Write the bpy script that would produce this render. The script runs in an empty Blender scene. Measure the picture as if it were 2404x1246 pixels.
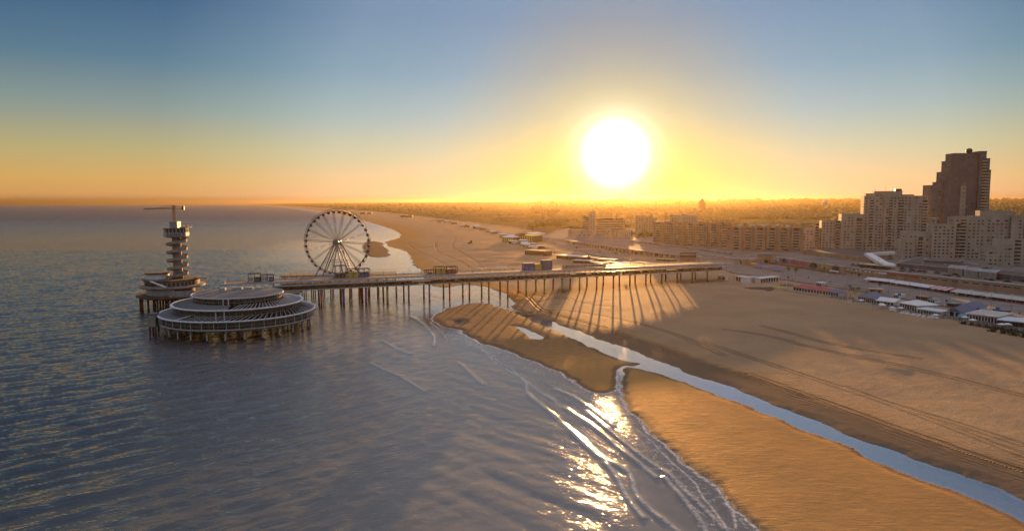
import bpy, math, random, bmesh
import numpy as np
from mathutils import Vector, Matrix
S = bpy.context.scene
COL = S.collection
R = math.radians
random.seed(7)

# ------------------------------------------------------------------ camera
CAMZ = 62.0
FPX = 1602.7                       # focal length in photograph pixels (2404 wide)
PITCH = math.atan((623 - 473.8) / FPX)
ROLL = math.atan(7.0 / 2404)
cam_d = bpy.data.cameras.new('camera')
cam_d.lens = 24.0; cam_d.sensor_width = 36.0; cam_d.sensor_fit = 'HORIZONTAL'
cam_d.clip_start = 0.5; cam_d.clip_end = 150000
cam = bpy.data.objects.new('camera', cam_d); COL.objects.link(cam)
cam.matrix_world = Matrix.Translation((0, 0, CAMZ)) @ Matrix.Rotation(R(90) - PITCH, 4, 'X') @ Matrix.Rotation(-ROLL, 4, 'Z')
S.camera = cam
_M = cam.matrix_world.to_3x3()

def ray(px, py):
    return _M @ Vector(((px - 1202) / FPX, -(py - 623) / FPX, -1.0))
def at(px, py, z=0.0):             # the point of the photograph that lies at height z
    d = ray(px, py); k = (z - CAMZ) / d.z
    return Vector((d.x * k, d.y * k, z))
def hgt(px, py, Y):                # height of what shows at py when it stands Y away
    d = ray(px, py); return CAMZ + d.z * Y / d.y
def atY(px, py, Y):
    d = ray(px, py); k = Y / d.y
    return Vector((d.x * k, Y, CAMZ + d.z * k))

# ------------------------------------------------------------------ sun, sky
sd = ray(1445, 362).normalized()
SUN_EL = R(3.65); SUN_AZ = math.atan2(sd.x, sd.y)
sdl = Vector((math.sin(SUN_AZ) * math.cos(SUN_EL), math.cos(SUN_AZ) * math.cos(SUN_EL), math.sin(SUN_EL)))
sl = bpy.data.lights.new('sun', 'SUN'); sl.energy = 5.0; sl.angle = R(0.45); sl.color = (1.0, 0.52, 0.17)
so = bpy.data.objects.new('sun', sl); COL.objects.link(so)
so.rotation_euler = (-sdl).to_track_quat('-Z', 'Y').to_euler()

W = bpy.data.worlds.new('World'); S.world = W; W.use_nodes = True
nt = W.node_tree; N = nt.nodes; L = nt.links; N.clear()
def nd(t, **k):
    n = N.new(t)
    for a, b in k.items():
        setattr(n, a, b)
    return n
out = nd('ShaderNodeOutputWorld'); bg = nd('ShaderNodeBackground'); bg2 = nd('ShaderNodeBackground'); add = nd('ShaderNodeAddShader')
sky = nd('ShaderNodeTexSky', sky_type='NISHITA', sun_disc=False, sun_elevation=SUN_EL, sun_rotation=SUN_AZ, altitude=10, air_density=1.0, dust_density=0.2, ozone_density=2.0)
bg.inputs['Strength'].default_value = 0.0092
hs = nd('ShaderNodeHueSaturation'); hs.inputs['Saturation'].default_value = 1.0
L.new(sky.outputs[0], hs.inputs['Color']); L.new(hs.outputs[0], bg.inputs['Color'])
# evening air: elevation ramp and the bright aureole round the sun, both by world direction
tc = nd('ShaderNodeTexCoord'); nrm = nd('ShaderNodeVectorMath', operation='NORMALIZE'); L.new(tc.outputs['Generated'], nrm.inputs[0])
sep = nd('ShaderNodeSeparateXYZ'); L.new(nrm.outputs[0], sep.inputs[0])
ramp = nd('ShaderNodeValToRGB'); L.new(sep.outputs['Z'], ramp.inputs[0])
def setramp(r, stops):
    e = r.color_ramp.elements
    while len(e) > 1: e.remove(e[-1])
    e[0].position = stops[0][0]; e[0].color = (*stops[0][1], 1)
    for p, c in stops[1:]:
        k = e.new(p); k.color = (*c, 1)
setramp(ramp, [(0.0, (0.16, 0.06, 0.02)), (0.010, (0.60, 0.29, 0.10)), (0.03, (0.62, 0.335, 0.085)), (0.07, (0.43, 0.345, 0.135)), (0.12, (0.21, 0.255, 0.225)), (0.18, (0.065, 0.145, 0.215)), (0.25, (0.02, 0.075, 0.175)), (0.32, (0.02, 0.08, 0.19)), (0.46, (0.42, 0.42, 0.48)), (1.0, (0.56, 0.54, 0.62))])  # upper stops, out of view, brightened to lift shaded ground and water
dot = nd('ShaderNodeVectorMath', operation='DOT_PRODUCT'); L.new(nrm.outputs[0], dot.inputs[0]); dot.inputs[1].default_value = sd
ac = nd('ShaderNodeMath', operation='ARCCOSINE'); L.new(dot.outputs['Value'], ac.inputs[0])
sc = nd('ShaderNodeMath', operation='DIVIDE'); L.new(ac.outputs[0], sc.inputs[0]); sc.inputs[1].default_value = R(60)
gr = nd('ShaderNodeValToRGB'); L.new(sc.outputs[0], gr.inputs[0]); gr.color_ramp.interpolation = 'LINEAR'
setramp(gr, [(0.0, (1, 1, 1)), (0.030, (1, 1, 1)), (0.042, (0.50, 0.47, 0.36)), (0.052, (0.30, 0.265, 0.15)), (0.072, (0.18, 0.145, 0.055)), (0.095, (0.140, 0.105, 0.035)), (0.143, (0.096, 0.082, 0.055)), (0.239, (0.062, 0.080, 0.10)), (0.382, (0.058, 0.072, 0.085)), (0.49, (0.025, 0.034, 0.04)), (0.592, (0.004, 0.006, 0.012)), (0.86, (0, 0, 0))])
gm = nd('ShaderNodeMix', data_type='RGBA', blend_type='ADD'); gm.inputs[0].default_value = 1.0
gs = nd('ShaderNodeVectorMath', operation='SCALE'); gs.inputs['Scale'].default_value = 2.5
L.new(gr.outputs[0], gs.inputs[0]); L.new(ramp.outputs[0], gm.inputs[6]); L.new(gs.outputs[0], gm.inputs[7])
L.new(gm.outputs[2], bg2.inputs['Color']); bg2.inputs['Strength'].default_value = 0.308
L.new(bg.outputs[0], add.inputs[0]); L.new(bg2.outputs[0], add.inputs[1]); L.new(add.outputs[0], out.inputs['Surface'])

S.view_settings.view_transform = 'Standard'; S.view_settings.look = 'None'
S.view_settings.exposure = 1.6; S.view_settings.gamma = 1.0
S.cycles.use_denoising = True
S.cycles.max_bounces = 6; S.cycles.transparent_max_bounces = 16; S.cycles.volume_bounces = 0
S.cycles.sample_clamp_indirect = 3.0; S.cycles.caustics_reflective = False; S.cycles.caustics_refractive = False

# ------------------------------------------------------------------ materials
def mat(name, col, rough=0.8, metal=0.0, noise=0.12, nscale=0.6, spec=0.4, bump=0.0, bscale=2.0, emit=None, var2=None):
    m = bpy.data.materials.new(name); m.use_nodes = True
    t = m.node_tree; b = t.nodes['Principled BSDF']; lk = t.links
    b.inputs['Roughness'].default_value = rough; b.inputs['Metallic'].default_value = metal
    b.inputs['Specular IOR Level'].default_value = spec
    c2 = var2 or tuple(max(0, x * (1 - noise * 2.2)) for x in col)
    co = t.nodes.new('ShaderNodeTexCoord'); nz = t.nodes.new('ShaderNodeTexNoise')
    nz.inputs['Scale'].default_value = nscale; nz.inputs['Detail'].default_value = 6
    mp = t.nodes.new('ShaderNodeMapping'); mp.inputs['Scale'].default_value = (1, 1, 0.45)
    lk.new(co.outputs['Object'], mp.inputs[0]); lk.new(mp.outputs[0], nz.inputs['Vector'])
    mx = t.nodes.new('ShaderNodeMix'); mx.data_type = 'RGBA'
    mr = t.nodes.new('ShaderNodeMapRange'); mr.inputs[1].default_value = 0.3; mr.inputs[2].default_value = 0.7
    lk.new(nz.outputs[0], mr.inputs[0]); lk.new(mr.outputs[0], mx.inputs[0])
    mx.inputs[6].default_value = (*col, 1); mx.inputs[7].default_value = (*c2, 1)
    lk.new(mx.outputs[2], b.inputs['Base Color'])
    if bump:
        n2 = t.nodes.new('ShaderNodeTexNoise'); n2.inputs['Scale'].default_value = bscale; n2.inputs['Detail'].default_value = 4
        lk.new(co.outputs['Object'], n2.inputs['Vector'])
        bp = t.nodes.new('ShaderNodeBump'); bp.inputs['Strength'].default_value = bump; bp.inputs['Distance'].default_value = 0.2
        lk.new(n2.outputs[0], bp.inputs['Height']); lk.new(bp.outputs[0], b.inputs['Normal'])
    if emit:
        b.inputs['Emission Color'].default_value = (*emit[0], 1); b.inputs['Emission Strength'].default_value = emit[1]
    return m
M = {
 'concrete': mat('concrete', (0.34, 0.32, 0.29), 0.85, noise=0.18),
 'pale_concrete': mat('pale_concrete', (0.52, 0.50, 0.47), 0.8, noise=0.15),
 'white': mat('white_paint', (0.72, 0.72, 0.72), 0.7, spec=0.15, noise=0.08),
 'white_metal': mat('white_metal', (0.64, 0.67, 0.72), 0.5, noise=0.12, spec=0.35),
 'pale_steel': mat('pale_steel', (0.46, 0.48, 0.53), 0.45, noise=0.12),
 'tower_render': mat('tower_render', (0.38, 0.33, 0.30), 0.85, noise=0.2),
 'steel': mat('grey_steel', (0.30, 0.31, 0.33), 0.4, 0.3, noise=0.15),
 'dark': mat('dark_steel', (0.05, 0.05, 0.055), 0.5, noise=0.2),
 'brown': mat('weathered_brown', (0.13, 0.085, 0.055), 0.75, noise=0.25),
 'rust': mat('rusty_pile', (0.12, 0.055, 0.035), 0.8, noise=0.3),
 'roof': mat('grey_roofing', (0.085, 0.09, 0.105), 0.6, noise=0.15, nscale=0.25),
 'roof_dark': mat('dark_roofing', (0.075, 0.07, 0.075), 0.75, noise=0.2, nscale=0.2),
 'wood': mat('deck_planks', (0.27, 0.19, 0.13), 0.85, spec=0.15, noise=0.2),
 'brick': mat('beige_brick', (0.44, 0.385, 0.32), 0.88, noise=0.14, nscale=0.15),
 'brick_red': mat('red_brown_brick', (0.45, 0.285, 0.19), 0.88, noise=0.18, nscale=0.2),
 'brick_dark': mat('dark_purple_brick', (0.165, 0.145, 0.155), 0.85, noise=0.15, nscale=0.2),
 'cream': mat('cream_render', (0.48, 0.42, 0.33), 0.85, noise=0.12, nscale=0.2),
 'sandstone': mat('sand_render', (0.42, 0.36, 0.27), 0.9, spec=0.1, noise=0.14, nscale=0.2),
 'glass': mat('window_glass', (0.035, 0.035, 0.04), 0.12, noise=0.1, spec=0.8),
 'glass_pale': mat('curtained_window', (0.30, 0.31, 0.33), 0.25, noise=0.2, nscale=0.5, spec=0.7),
 'glass_brown': mat('tinted_glazing', (0.035, 0.028, 0.022), 0.2, noise=0.3, nscale=0.3, spec=0.8),
 'paving': mat('grey_paving', (0.25, 0.22, 0.20), 0.9, spec=0.08, noise=0.16, nscale=0.2),
 'asphalt': mat('asphalt', (0.06, 0.058, 0.056), 0.85, noise=0.2, nscale=0.3),
 'red': mat('red_roof', (0.42, 0.06, 0.06), 0.6, noise=0.12),
 'pink': mat('pink_canvas', (0.55, 0.12, 0.28), 0.8, noise=0.1),
 'blue': mat('blue_paint', (0.05, 0.12, 0.36), 0.5, noise=0.12),
 'blue_roof': mat('blue_grey_roof', (0.10, 0.13, 0.22), 0.6, noise=0.12),
 'violet': mat('violet_canvas', (0.16, 0.14, 0.34), 0.8, noise=0.15),
 'orange': mat('orange_paint', (0.65, 0.26, 0.03), 0.6, noise=0.1),
 'yellow': mat('yellow_panel', (0.62, 0.50, 0.10), 0.5, noise=0.1),
 'cyan': mat('turquoise_canvas', (0.03, 0.36, 0.42), 0.7, noise=0.1),
 'green': mat('green_paint', (0.16, 0.34, 0.05), 0.6, noise=0.1),
 'violet_paint': mat('violet_paint', (0.24, 0.09, 0.30), 0.6, noise=0.1),
 'red_paint': mat('red_paint', (0.45, 0.05, 0.03), 0.6, noise=0.12),
 'orange_paint': mat('orange_post_paint', (0.50, 0.17, 0.03), 0.6, noise=0.12),
 'yellow_paint': mat('yellow_post_paint', (0.45, 0.34, 0.05), 0.6, noise=0.12),
 'blue_paint': mat('blue_post_paint', (0.04, 0.09, 0.36), 0.6, noise=0.12),
 'awning': mat('white_awning', (0.66, 0.66, 0.70), 0.85, spec=0.1, noise=0.1),
 'skin': mat('skin', (0.45, 0.28, 0.20), 0.6), 'cloth': mat('dark_cloth', (0.06, 0.06, 0.09), 0.9),
 'leaf': mat('foliage', (0.075, 0.10, 0.03), 0.8, noise=0.3, nscale=0.4),
 'bark': mat('bark', (0.09, 0.06, 0.04), 0.9),
 'neon': mat('red_neon', (0.5, 0.02, 0.02), 0.5, emit=((1.0, 0.03, 0.02), 1.2)),
 'hedge': mat('dark_planting', (0.03, 0.035, 0.02), 0.9, noise=0.3, nscale=1.0),
}

# ------------------------------------------------------------------ mesh helpers
class MB:
    def __init__(s): s.v = []; s.f = []
    def poly(s, pts):
        b = len(s.v); s.v += [tuple(p) for p in pts]; s.f.append(tuple(range(b, b + len(pts)))); return s
    def prism(s, pts, z0, z1):          # pts counter-clockwise in plan; z may be lists
        n = len(pts); b = len(s.v)
        za = z0 if hasattr(z0, '__len__') else [z0] * n
        zb = z1 if hasattr(z1, '__len__') else [z1] * n
        s.v += [(p[0], p[1], z) for p, z in zip(pts, za)] + [(p[0], p[1], z) for p, z in zip(pts, zb)]
        s.f.append(tuple(b + i for i in reversed(range(n)))); s.f.append(tuple(b + n + i for i in range(n)))
        for i in range(n):
            j = (i + 1) % n; s.f.append((b + i, b + j, b + n + j, b + n + i))
        return s
    def box(s, x0, x1, y0, y1, z0, z1):
        return s.prism([(x0, y0), (x1, y0), (x1, y1), (x0, y1)], z0, z1)
    def tube(s, p, q, r, r2=None, n=8, cap=True):
        p = Vector(p); q = Vector(q); r2 = r if r2 is None else r2
        d = (q - p).normalized(); a = d.orthogonal().normalized(); c = d.cross(a); b = len(s.v)
        for o, rr in ((p, r), (q, r2)):
            for i in range(n):
                t = 2 * math.pi * i / n; s.v.append(tuple(o + a * math.cos(t) * rr + c * math.sin(t) * rr))
        for i in range(n):
            j = (i + 1) % n; s.f.append((b + i, b + j, b + n + j, b + n + i))
        if cap: s.f.append(tuple(b + i for i in reversed(range(n)))); s.f.append(tuple(b + n + i for i in range(n)))
        return s
    def lathe(s, prof, n=48, cx=0, cy=0, a0=0.0, a1=2 * math.pi, close=True):   # prof: closed loop of (r,z)
        full = abs(a1 - a0 - 2 * math.pi) < 1e-6; m = len(prof); b = len(s.v); k = n if full else n + 1
        for i in range(k):
            t = a0 + (a1 - a0) * i / n
            for r, z in prof: s.v.append((cx + r * math.cos(t), cy + r * math.sin(t), z))
        for i in range(n):
            j = (i + 1) % k
            for u in range(m if close else m - 1):
                w = (u + 1) % m; s.f.append((b + i * m + u, b + j * m + u, b + j * m + w, b + i * m + w))
        if not full and close:
            s.f.append(tuple(b + u for u in range(m))); s.f.append(tuple(b + n * m + u for u in reversed(range(m))))
        return s
    def sphere(s, c, r, n=10, m=6, sz=1.0):
        b = len(s.v)
        for i in range(m + 1):
            p = math.pi * i / m
            for j in range(n):
                t = 2 * math.pi * j / n
                s.v.append((c[0] + r * math.sin(p) * math.cos(t), c[1] + r * math.sin(p) * math.sin(t), c[2] + r * sz * math.cos(p)))
        for i in range(m):
            for j in range(n):
                k = (j + 1) % n; s.f.append((b + i * n + j, b + (i + 1) * n + j, b + (i + 1) * n + k, b + i * n + k))
        return s
    def build(s, name, m, parent=None, smooth=False, loc=None):
        me = bpy.data.meshes.new(name); me.from_pydata(s.v, [], s.f)
        me.materials.append(M[m] if isinstance(m, str) else m)
        if smooth: me.polygons.foreach_set('use_smooth', [True] * len(me.polygons))
        me.validate(); me.update()
        if parent is None or not hasattr(me, 'normals_domain'): pass
        o = bpy.data.objects.new(name, me); COL.objects.link(o)
        if parent is not None: o.parent = parent
        if loc is not None: o.location = loc
        return o
def tag(o, label=None, cat=None, group=None, kind=None):
    if label: o['label'] = label
    if cat: o['category'] = cat
    if group: o['group'] = group
    if kind: o['kind'] = kind
    return o
def thing(name, label, cat, loc=(0, 0, 0), rz=0.0, group=None):
    o = bpy.data.objects.new(name, None); COL.objects.link(o); o.empty_display_size = 0.5
    o.location = loc; o.rotation_euler = (0, 0, rz); return tag(o, label, cat, group)
def copy_tree(o, loc, rz, label=None, sc=1.0):
    r = o.copy(); COL.objects.link(r); r.location = loc; r.rotation_euler = (0, 0, rz); r.scale = (sc, sc, sc)
    if label: r['label'] = label
    for ch in o.children:
        c = ch.copy(); COL.objects.link(c); c.parent = r
        for g in ch.children:
            d = g.copy(); COL.objects.link(d); d.parent = c
    return r
def inst(o, loc, parent, rz=0.0, m=None):      # another copy of a part, sharing its mesh
    c = o.copy(); COL.objects.link(c); c.parent = parent; c.location = loc; c.rotation_euler = (0, 0, rz); return c
# ------------------------------------------------------------------ numpy noise and distances
def _hash(ix, iy, seed):
    h = (ix.astype(np.int64) * 374761393 + iy.astype(np.int64) * 668265263 + seed * 1442695041) & 0xffffffff
    h = ((h ^ (h >> 13)) * 1274126177) & 0xffffffff
    return ((h ^ (h >> 16)) & 0xffff) / 65535.0
def vnoise(x, y, seed=0):
    ix = np.floor(x); iy = np.floor(y); fx = x - ix; fy = y - iy
    fx = fx * fx * (3 - 2 * fx); fy = fy * fy * (3 - 2 * fy)
    a = _hash(ix, iy, seed); b = _hash(ix + 1, iy, seed); c = _hash(ix, iy + 1, seed); d = _hash(ix + 1, iy + 1, seed)
    return (a * (1 - fx) + b * fx) * (1 - fy) + (c * (1 - fx) + d * fx) * fy
def fbm(x, y, oct=4, seed=0):
    s = 0; a = 0.5
    for i in range(oct):
        s = s + a * vnoise(x * 2 ** i, y * 2 ** i, seed + i); a *= 0.5
    return s
def segdist(X, Y, pts, closed=True):
    d2 = np.full(X.shape, 1e18); n = len(pts)
    for i in range(n if closed else n - 1):
        ax, ay = pts[i]; bx, by = pts[(i + 1) % n]
        dx, dy = bx - ax, by - ay; q = dx * dx + dy * dy + 1e-9
        t = np.clip(((X - ax) * dx + (Y - ay) * dy) / q, 0, 1)
        d2 = np.minimum(d2, (X - ax - t * dx) ** 2 + (Y - ay - t * dy) ** 2)
    return np.sqrt(d2)
def inside(X, Y, pts):
    c = np.zeros(X.shape, bool); n = len(pts)
    for i in range(n):
        ax, ay = pts[i]; bx, by = pts[(i + 1) % n]
        if ay == by: continue
        k = ((ay > Y) != (by > Y)) & (X < (bx - ax) * (Y - ay) / (by - ay) + ax)
        c ^= k
    return c
def sdist(X, Y, pts):
    d = segdist(X, Y, pts); return np.where(inside(X, Y, pts), d, -d)
def sstep(a, b, x):
    t = np.clip((x - a) / (b - a), 0, 1); return t * t * (3 - 2 * t)
def smooth_poly(pts, it=2):            # Chaikin, open
    for _ in range(it):
        q = [pts[0]]
        for a, b in zip(pts[:-1], pts[1:]):
            q.append((a[0] * .75 + b[0] * .25, a[1] * .75 + b[1] * .25)); q.append((a[0] * .25 + b[0] * .75, a[1] * .25 + b[1] * .75))
        q.append(pts[-1]); pts = q
    return pts
def G(pix, z=0.0):
    return [tuple(at(x, y, z)[:2]) for x, y in pix]

# shorelines read off the photograph, laid on the water level
beach_edge = [(2520, 1232), (2404, 1173), (2324, 1134), (2246, 1111), (2168, 1088), (2090, 1056), (2008, 1029), (1973, 1010), (1918, 986), (1856, 967), (1778, 932), (1700, 900),
  (1641, 884), (1596, 868), (1550, 848), (1505, 830), (1460, 812), (1414, 798), (1369, 780), (1323, 764), (1287, 752), (1262, 744), (1240, 737), (1214, 730), (1205, 716), (1206, 705), (1200, 697),
  (1180, 686), (1156, 678), (1128, 670), (1089, 668), (1045, 676), (1010, 668), (1000, 652), (991, 636), (973, 619), (966, 612), (960, 598), (945, 586), (924, 583), (912, 577), (902, 567.5), (922, 562),
  (944, 557), (936, 545), (915, 535.5), (875, 524), (840, 513), (780, 498), (700, 488.3), (620, 482.2), (560, 480.2)]
bp = at(2520, 1232); 
beach = [(170, -60), (120, 60)] + smooth_poly(G(beach_edge), 1) + [(-9000, 36000), (60000, 36000), (60000, -60)]
bar1 = smooth_poly(G([(1012, 744), (1051, 723), (1096, 714), (1128, 710), (1151, 713), (1187, 725), (1219, 737), (1241, 749), (1255, 756), (1278, 763), (1305, 778), (1346, 796), (1392, 819), (1437, 837), (1473, 848), (1507, 852),
  (1490, 858), (1464, 857), (1446, 862), (1450, 880), (1444, 903), (1439, 918), (1410, 924), (1382, 914), (1360, 898), (1323, 878), (1278, 860), (1233, 837), (1187, 821), (1142, 807), (1096, 785), (1078, 773), (1046, 768), (1028, 757), (1012, 744)]), 2)[:-1]
bar2 = smooth_poly(G([(1473, 863), (1514, 868.5), (1550, 880), (1596, 893.5), (1641, 912), (1687, 930), (1739, 945), (1805, 972), (1856, 998), (1903, 1017), (1965, 1039), (2012, 1056), (2051, 1080), (2098, 1099), (2168, 1127), (2226, 1146), (2285, 1173), (2363, 1208), (2404, 1228), (2500, 1275)]) +
  [(110, 60), (95, -60), (50, -60), (50, 60)] + G([(1950, 1440), (1860, 1325), (1800, 1262), (1760, 1223), (1732, 1198), (1705, 1171), (1678, 1139), (1650, 1116), (1619, 1089), (1587, 1062), (1560, 1039), (1532, 1016), (1505, 989), (1478, 962), (1464, 934), (1460, 907), (1462, 885), (1464, 868), (1473, 863)]), 2)[:-1]
bar3 = smooth_poly(G([(860, 566), (893, 566), (904, 583), (916, 595), (912, 603), (875, 604), (858, 597), (848, 580), (860, 566)]), 2)[:-1]
pool = smooth_poly(G([(1205, 765), (1218, 767), (1251, 778), (1278, 789), (1278, 797), (1242, 793), (1232, 784), (1218, 772), (1205, 765)]), 1)[:-1]
pool2 = smooth_poly(G([(1062, 752), (1085, 748), (1096, 754), (1085, 764), (1066, 764), (1062, 752)]), 1)[:-1]
crests = [smooth_poly(G(c), 2) for c in (
  [(962, 742), (985, 753), (1005, 772), (1022, 790), (1018, 812)],
  [(1075, 849), (1092, 863), (1120, 890), (1135, 903)],
  [(1236, 897), (1238, 926), (1262, 944), (1287, 963), (1318, 990), (1346, 1016), (1380, 1050), (1412, 1075), (1470, 1100), (1484, 1120), (1491, 1160), (1532, 1202), (1580, 1236), (1640, 1285)],
  [(1262, 917), (1290, 932), (1300, 940)],
  [(1375, 964), (1400, 985), (1430, 1010), (1470, 1042), (1510, 1075), (1570, 1110), (1606, 1150), (1650, 1190), (1700, 1240)],
  [(1300, 912), (1345, 930), (1390, 960), (1440, 1000)], [(1330, 960), (1370, 985), (1420, 1020), (1450, 1050), (1500, 1085), (1540, 1120)],
  [(1560, 1120), (1600, 1165), (1640, 1215), (1660, 1250)], [(1420, 1085), (1450, 1120), (1470, 1165), (1510, 1215)],
  [(870, 852), (915, 872), (960, 895), (1000, 918)],
  [(900, 800), (930, 818), (962, 830)])]
swash = [smooth_poly(G(c), 2) for c in (
  [(1078, 790), (1130, 815), (1165, 842), (1205, 868), (1236, 897)],
  [(1130, 820), (1185, 868), (1230, 885), (1262, 917), (1300, 942), (1345, 968), (1400, 1000), (1440, 1040), (1490, 1068)],
  [(1010, 757), (1040, 780), (1052, 800)], [(1000, 742), (1020, 765), (1048, 775)],
  [(1600, 1062), (1640, 1100), (1655, 1130), (1700, 1150), (1722, 1200), (1730, 1240)],
  [(1500, 1010), (1540, 1046), (1580, 1090), (1620, 1120), (1650, 1165), (1690, 1210), (1712, 1250)],
  [(1452, 870), (1448, 888), (1446, 905), (1452, 918)], [(930, 690), (955, 705), (990, 716), (1020, 724)], [(905, 672), (930, 684), (944, 700)],
  [(872, 620), (900, 628), (940, 640), (975, 648)], [(850, 545), (880, 552), (905, 548)])]
gold = smooth_poly(G([(1300, 895), (1360, 905), (1410, 925), (1445, 925), (1462, 950), (1500, 1000), (1560, 1060), (1640, 1150), (1700, 1250), (1640, 1290), (1590, 1220), (1545, 1190), (1500, 1110), (1420, 1050), (1380, 1000), (1330, 950), (1300, 895)]), 1)[:-1]
# the line of the raised boulevard and town
city = G([(1262, 556), (1327, 565), (1500, 589), (1595, 600), (1737, 610), (1773, 608), (1806, 603)], 9.0) + G([(1975, 629), (2404, 671), (2560, 690)], 9.0) + [(400, 300), (700, -50), (9000, -50), (9000, 3000), (900, 3000), (300, 2400), (120, 1500)]
tracks_ref = smooth_poly(G([(1200, 700), (1260, 745), (1340, 768), (1420, 800), (1500, 832), (1700, 900), (1860, 962), (2010, 1020), (2170, 1085), (2404, 1168), (2560, 1240)]), 2)
ruts = [smooth_poly(G(c, 1.5), 2) for c in (
  [(1062, 556), (1072, 562), (1064, 570), (1060, 580), (1080, 592), (1105, 605), (1125, 622), (1145, 640)],
  [(1025, 566), (1022, 576), (1026, 590), (1050, 600), (1080, 612), (1110, 632)],
  [(955, 570), (975, 585), (1010, 600), (1050, 622), (1080, 636)],
  [(1212, 682), (1240, 692), (1252, 705), (1268, 722), (1300, 735), (1340, 745), (1420, 765)],
  [(1240, 730), (1300, 722), (1400, 735), (1560, 770), (1700, 830)],
  [(1700, 775), (1800, 790), (1950, 830), (2150, 870), (2404, 935)],
  [(1790, 770), (1950, 815), (2160, 850)],
  [(1650, 800), (1850, 865), (2050, 930), (2250, 990), (2404, 1040)], [(1760, 872), (1950, 940), (2200, 1030), (2404, 1097)], [(1985, 905), (2150, 965), (2404, 1062)],
  [(1255, 690), (1330, 700), (1390, 715), (1440, 720)], [(1265, 705), (1320, 690), (1360, 712), (1430, 705)])]

T = np.concatenate([np.linspace(-1.6, -0.85, 40)[:-1], np.linspace(-0.85, 0.85, 760), np.linspace(0.85, 1.6, 60)[1:]])
Yr = np.concatenate([np.geomspace(18, 100, 40)[:-1], np.geomspace(100, 900, 420)[:-1], np.geomspace(900, 34000, 210)])
XX = np.outer(Yr, T); YY = np.repeat(Yr[:, None], len(T), 1)
def sandfield(X, Y):
    wob = (fbm(X / 9.0, Y / 9.0, 3, 5) - 0.44) * 4.6 * np.clip(Y / 250, 0.7, 6) + (fbm(X / 3.1, Y / 3.1, 3, 8) - 0.44) * 2.0
    b = sdist(X, Y, beach); s = b.copy()
    near = (Y < 700)
    for p in (bar1, bar2):
        s[near] = np.maximum(s[near], sdist(X[near], Y[near], p))
    m3 = (Y > 500) & (Y < 1600)
    s[m3] = np.maximum(s[m3], sdist(X[m3], Y[m3], bar3))
    for p in (pool, pool2):
        s[near] = np.minimum(s[near], -sdist(X[near], Y[near], p))
    return s + wob * np.exp(-np.abs(s) / 12), b
SD, SB = sandfield(XX, YY)
def ground_height(X, Y, s, b):
    z = np.where(s > 0, 0.32 * np.tanh(s / 5) + 0.012 * np.minimum(s, 20), -0.6 * np.tanh(-s / 7) - 0.9 * sstep(8, 60, -s))
    zb = 2.6 * sstep(6, 110, b) + 0.6 * sstep(110, 260, b)
    z = z + np.where(b > 0, zb, 0)
    rel = (fbm(X / 23, Y / 23, 4, 11) - 0.45) * 0.9 * sstep(10, 60, b) + (fbm(X / 6, Y / 6, 3, 17) - 0.45) * 0.12 * sstep(1, 8, s)
    z = z + rel
    z = np.where(s > 0, np.maximum(z, 0.05 + 0.09 * np.minimum(s, 4)), z)
    # ripples and humps on the far beach
    z = z + sstep(30, 90, b) * sstep(520, 700, Y) * (fbm(X / 45, Y / 30, 4, 21) - 0.4) * 4.0 * (Y < 4000)
    # dunes behind the beach
    d = sstep(230, 340, b) * sstep(800, 1100, Y)
    z = z + d * (5 + 26 * np.clip(fbm(X / 160, Y / 160, 5, 31) - 0.30, 0, 1) ** 1.15)
    far = sstep(4500, 13000, Y) * sstep(300, 2500, b)
    z = z + far * (28 + 55 * fbm(X / 2600, Y / 2600, 5, 41)) * (0.45 + 0.55 * sstep(-4000, 2500, X))
    dc = sdist(X, Y, city)
    z = np.where(dc > 0, 8.8 + sstep(500, 1500, dc) * 14 * fbm(X / 300, Y / 300, 4, 51) + far * 25, z)
    return z, dc, d
ZZ, DC, DU = ground_height(XX, YY, SD, SB)

def fan_mesh(name, X, Y, Z, keep, attrs, m):
    nr, nc = X.shape
    idx = np.arange(nr * nc).reshape(nr, nc)
    q = np.stack([idx[:-1, :-1], idx[:-1, 1:], idx[1:, 1:], idx[1:, :-1]], -1).reshape(-1, 4)
    k = keep.reshape(-1)[q].any(1); q = q[k]
    used = np.zeros(nr * nc, bool); used[q.ravel()] = True
    remap = np.cumsum(used) - 1; q = remap[q]
    co = np.stack([X.ravel(), Y.ravel(), Z.ravel()], 1)[used]
    me = bpy.data.meshes.new(name); me.vertices.add(len(co)); me.vertices.foreach_set('co', co.ravel().astype(np.float32))
    me.loops.add(len(q) * 4); me.loops.foreach_set('vertex_index', q.ravel().astype(np.int32))
    me.polygons.add(len(q)); me.polygons.foreach_set('loop_start', np.arange(0, len(q) * 4, 4, dtype=np.int32))
    me.update(calc_edges=True); me.polygons.foreach_set('use_smooth', [True] * len(q))
    for an, av in attrs.items():
        a = me.attributes.new(an, 'FLOAT', 'POINT'); a.data.foreach_set('value', av.ravel()[used].astype(np.float32))
    me.materials.append(m); o = bpy.data.objects.new(name, me); COL.objects.link(o)
    return o

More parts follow.
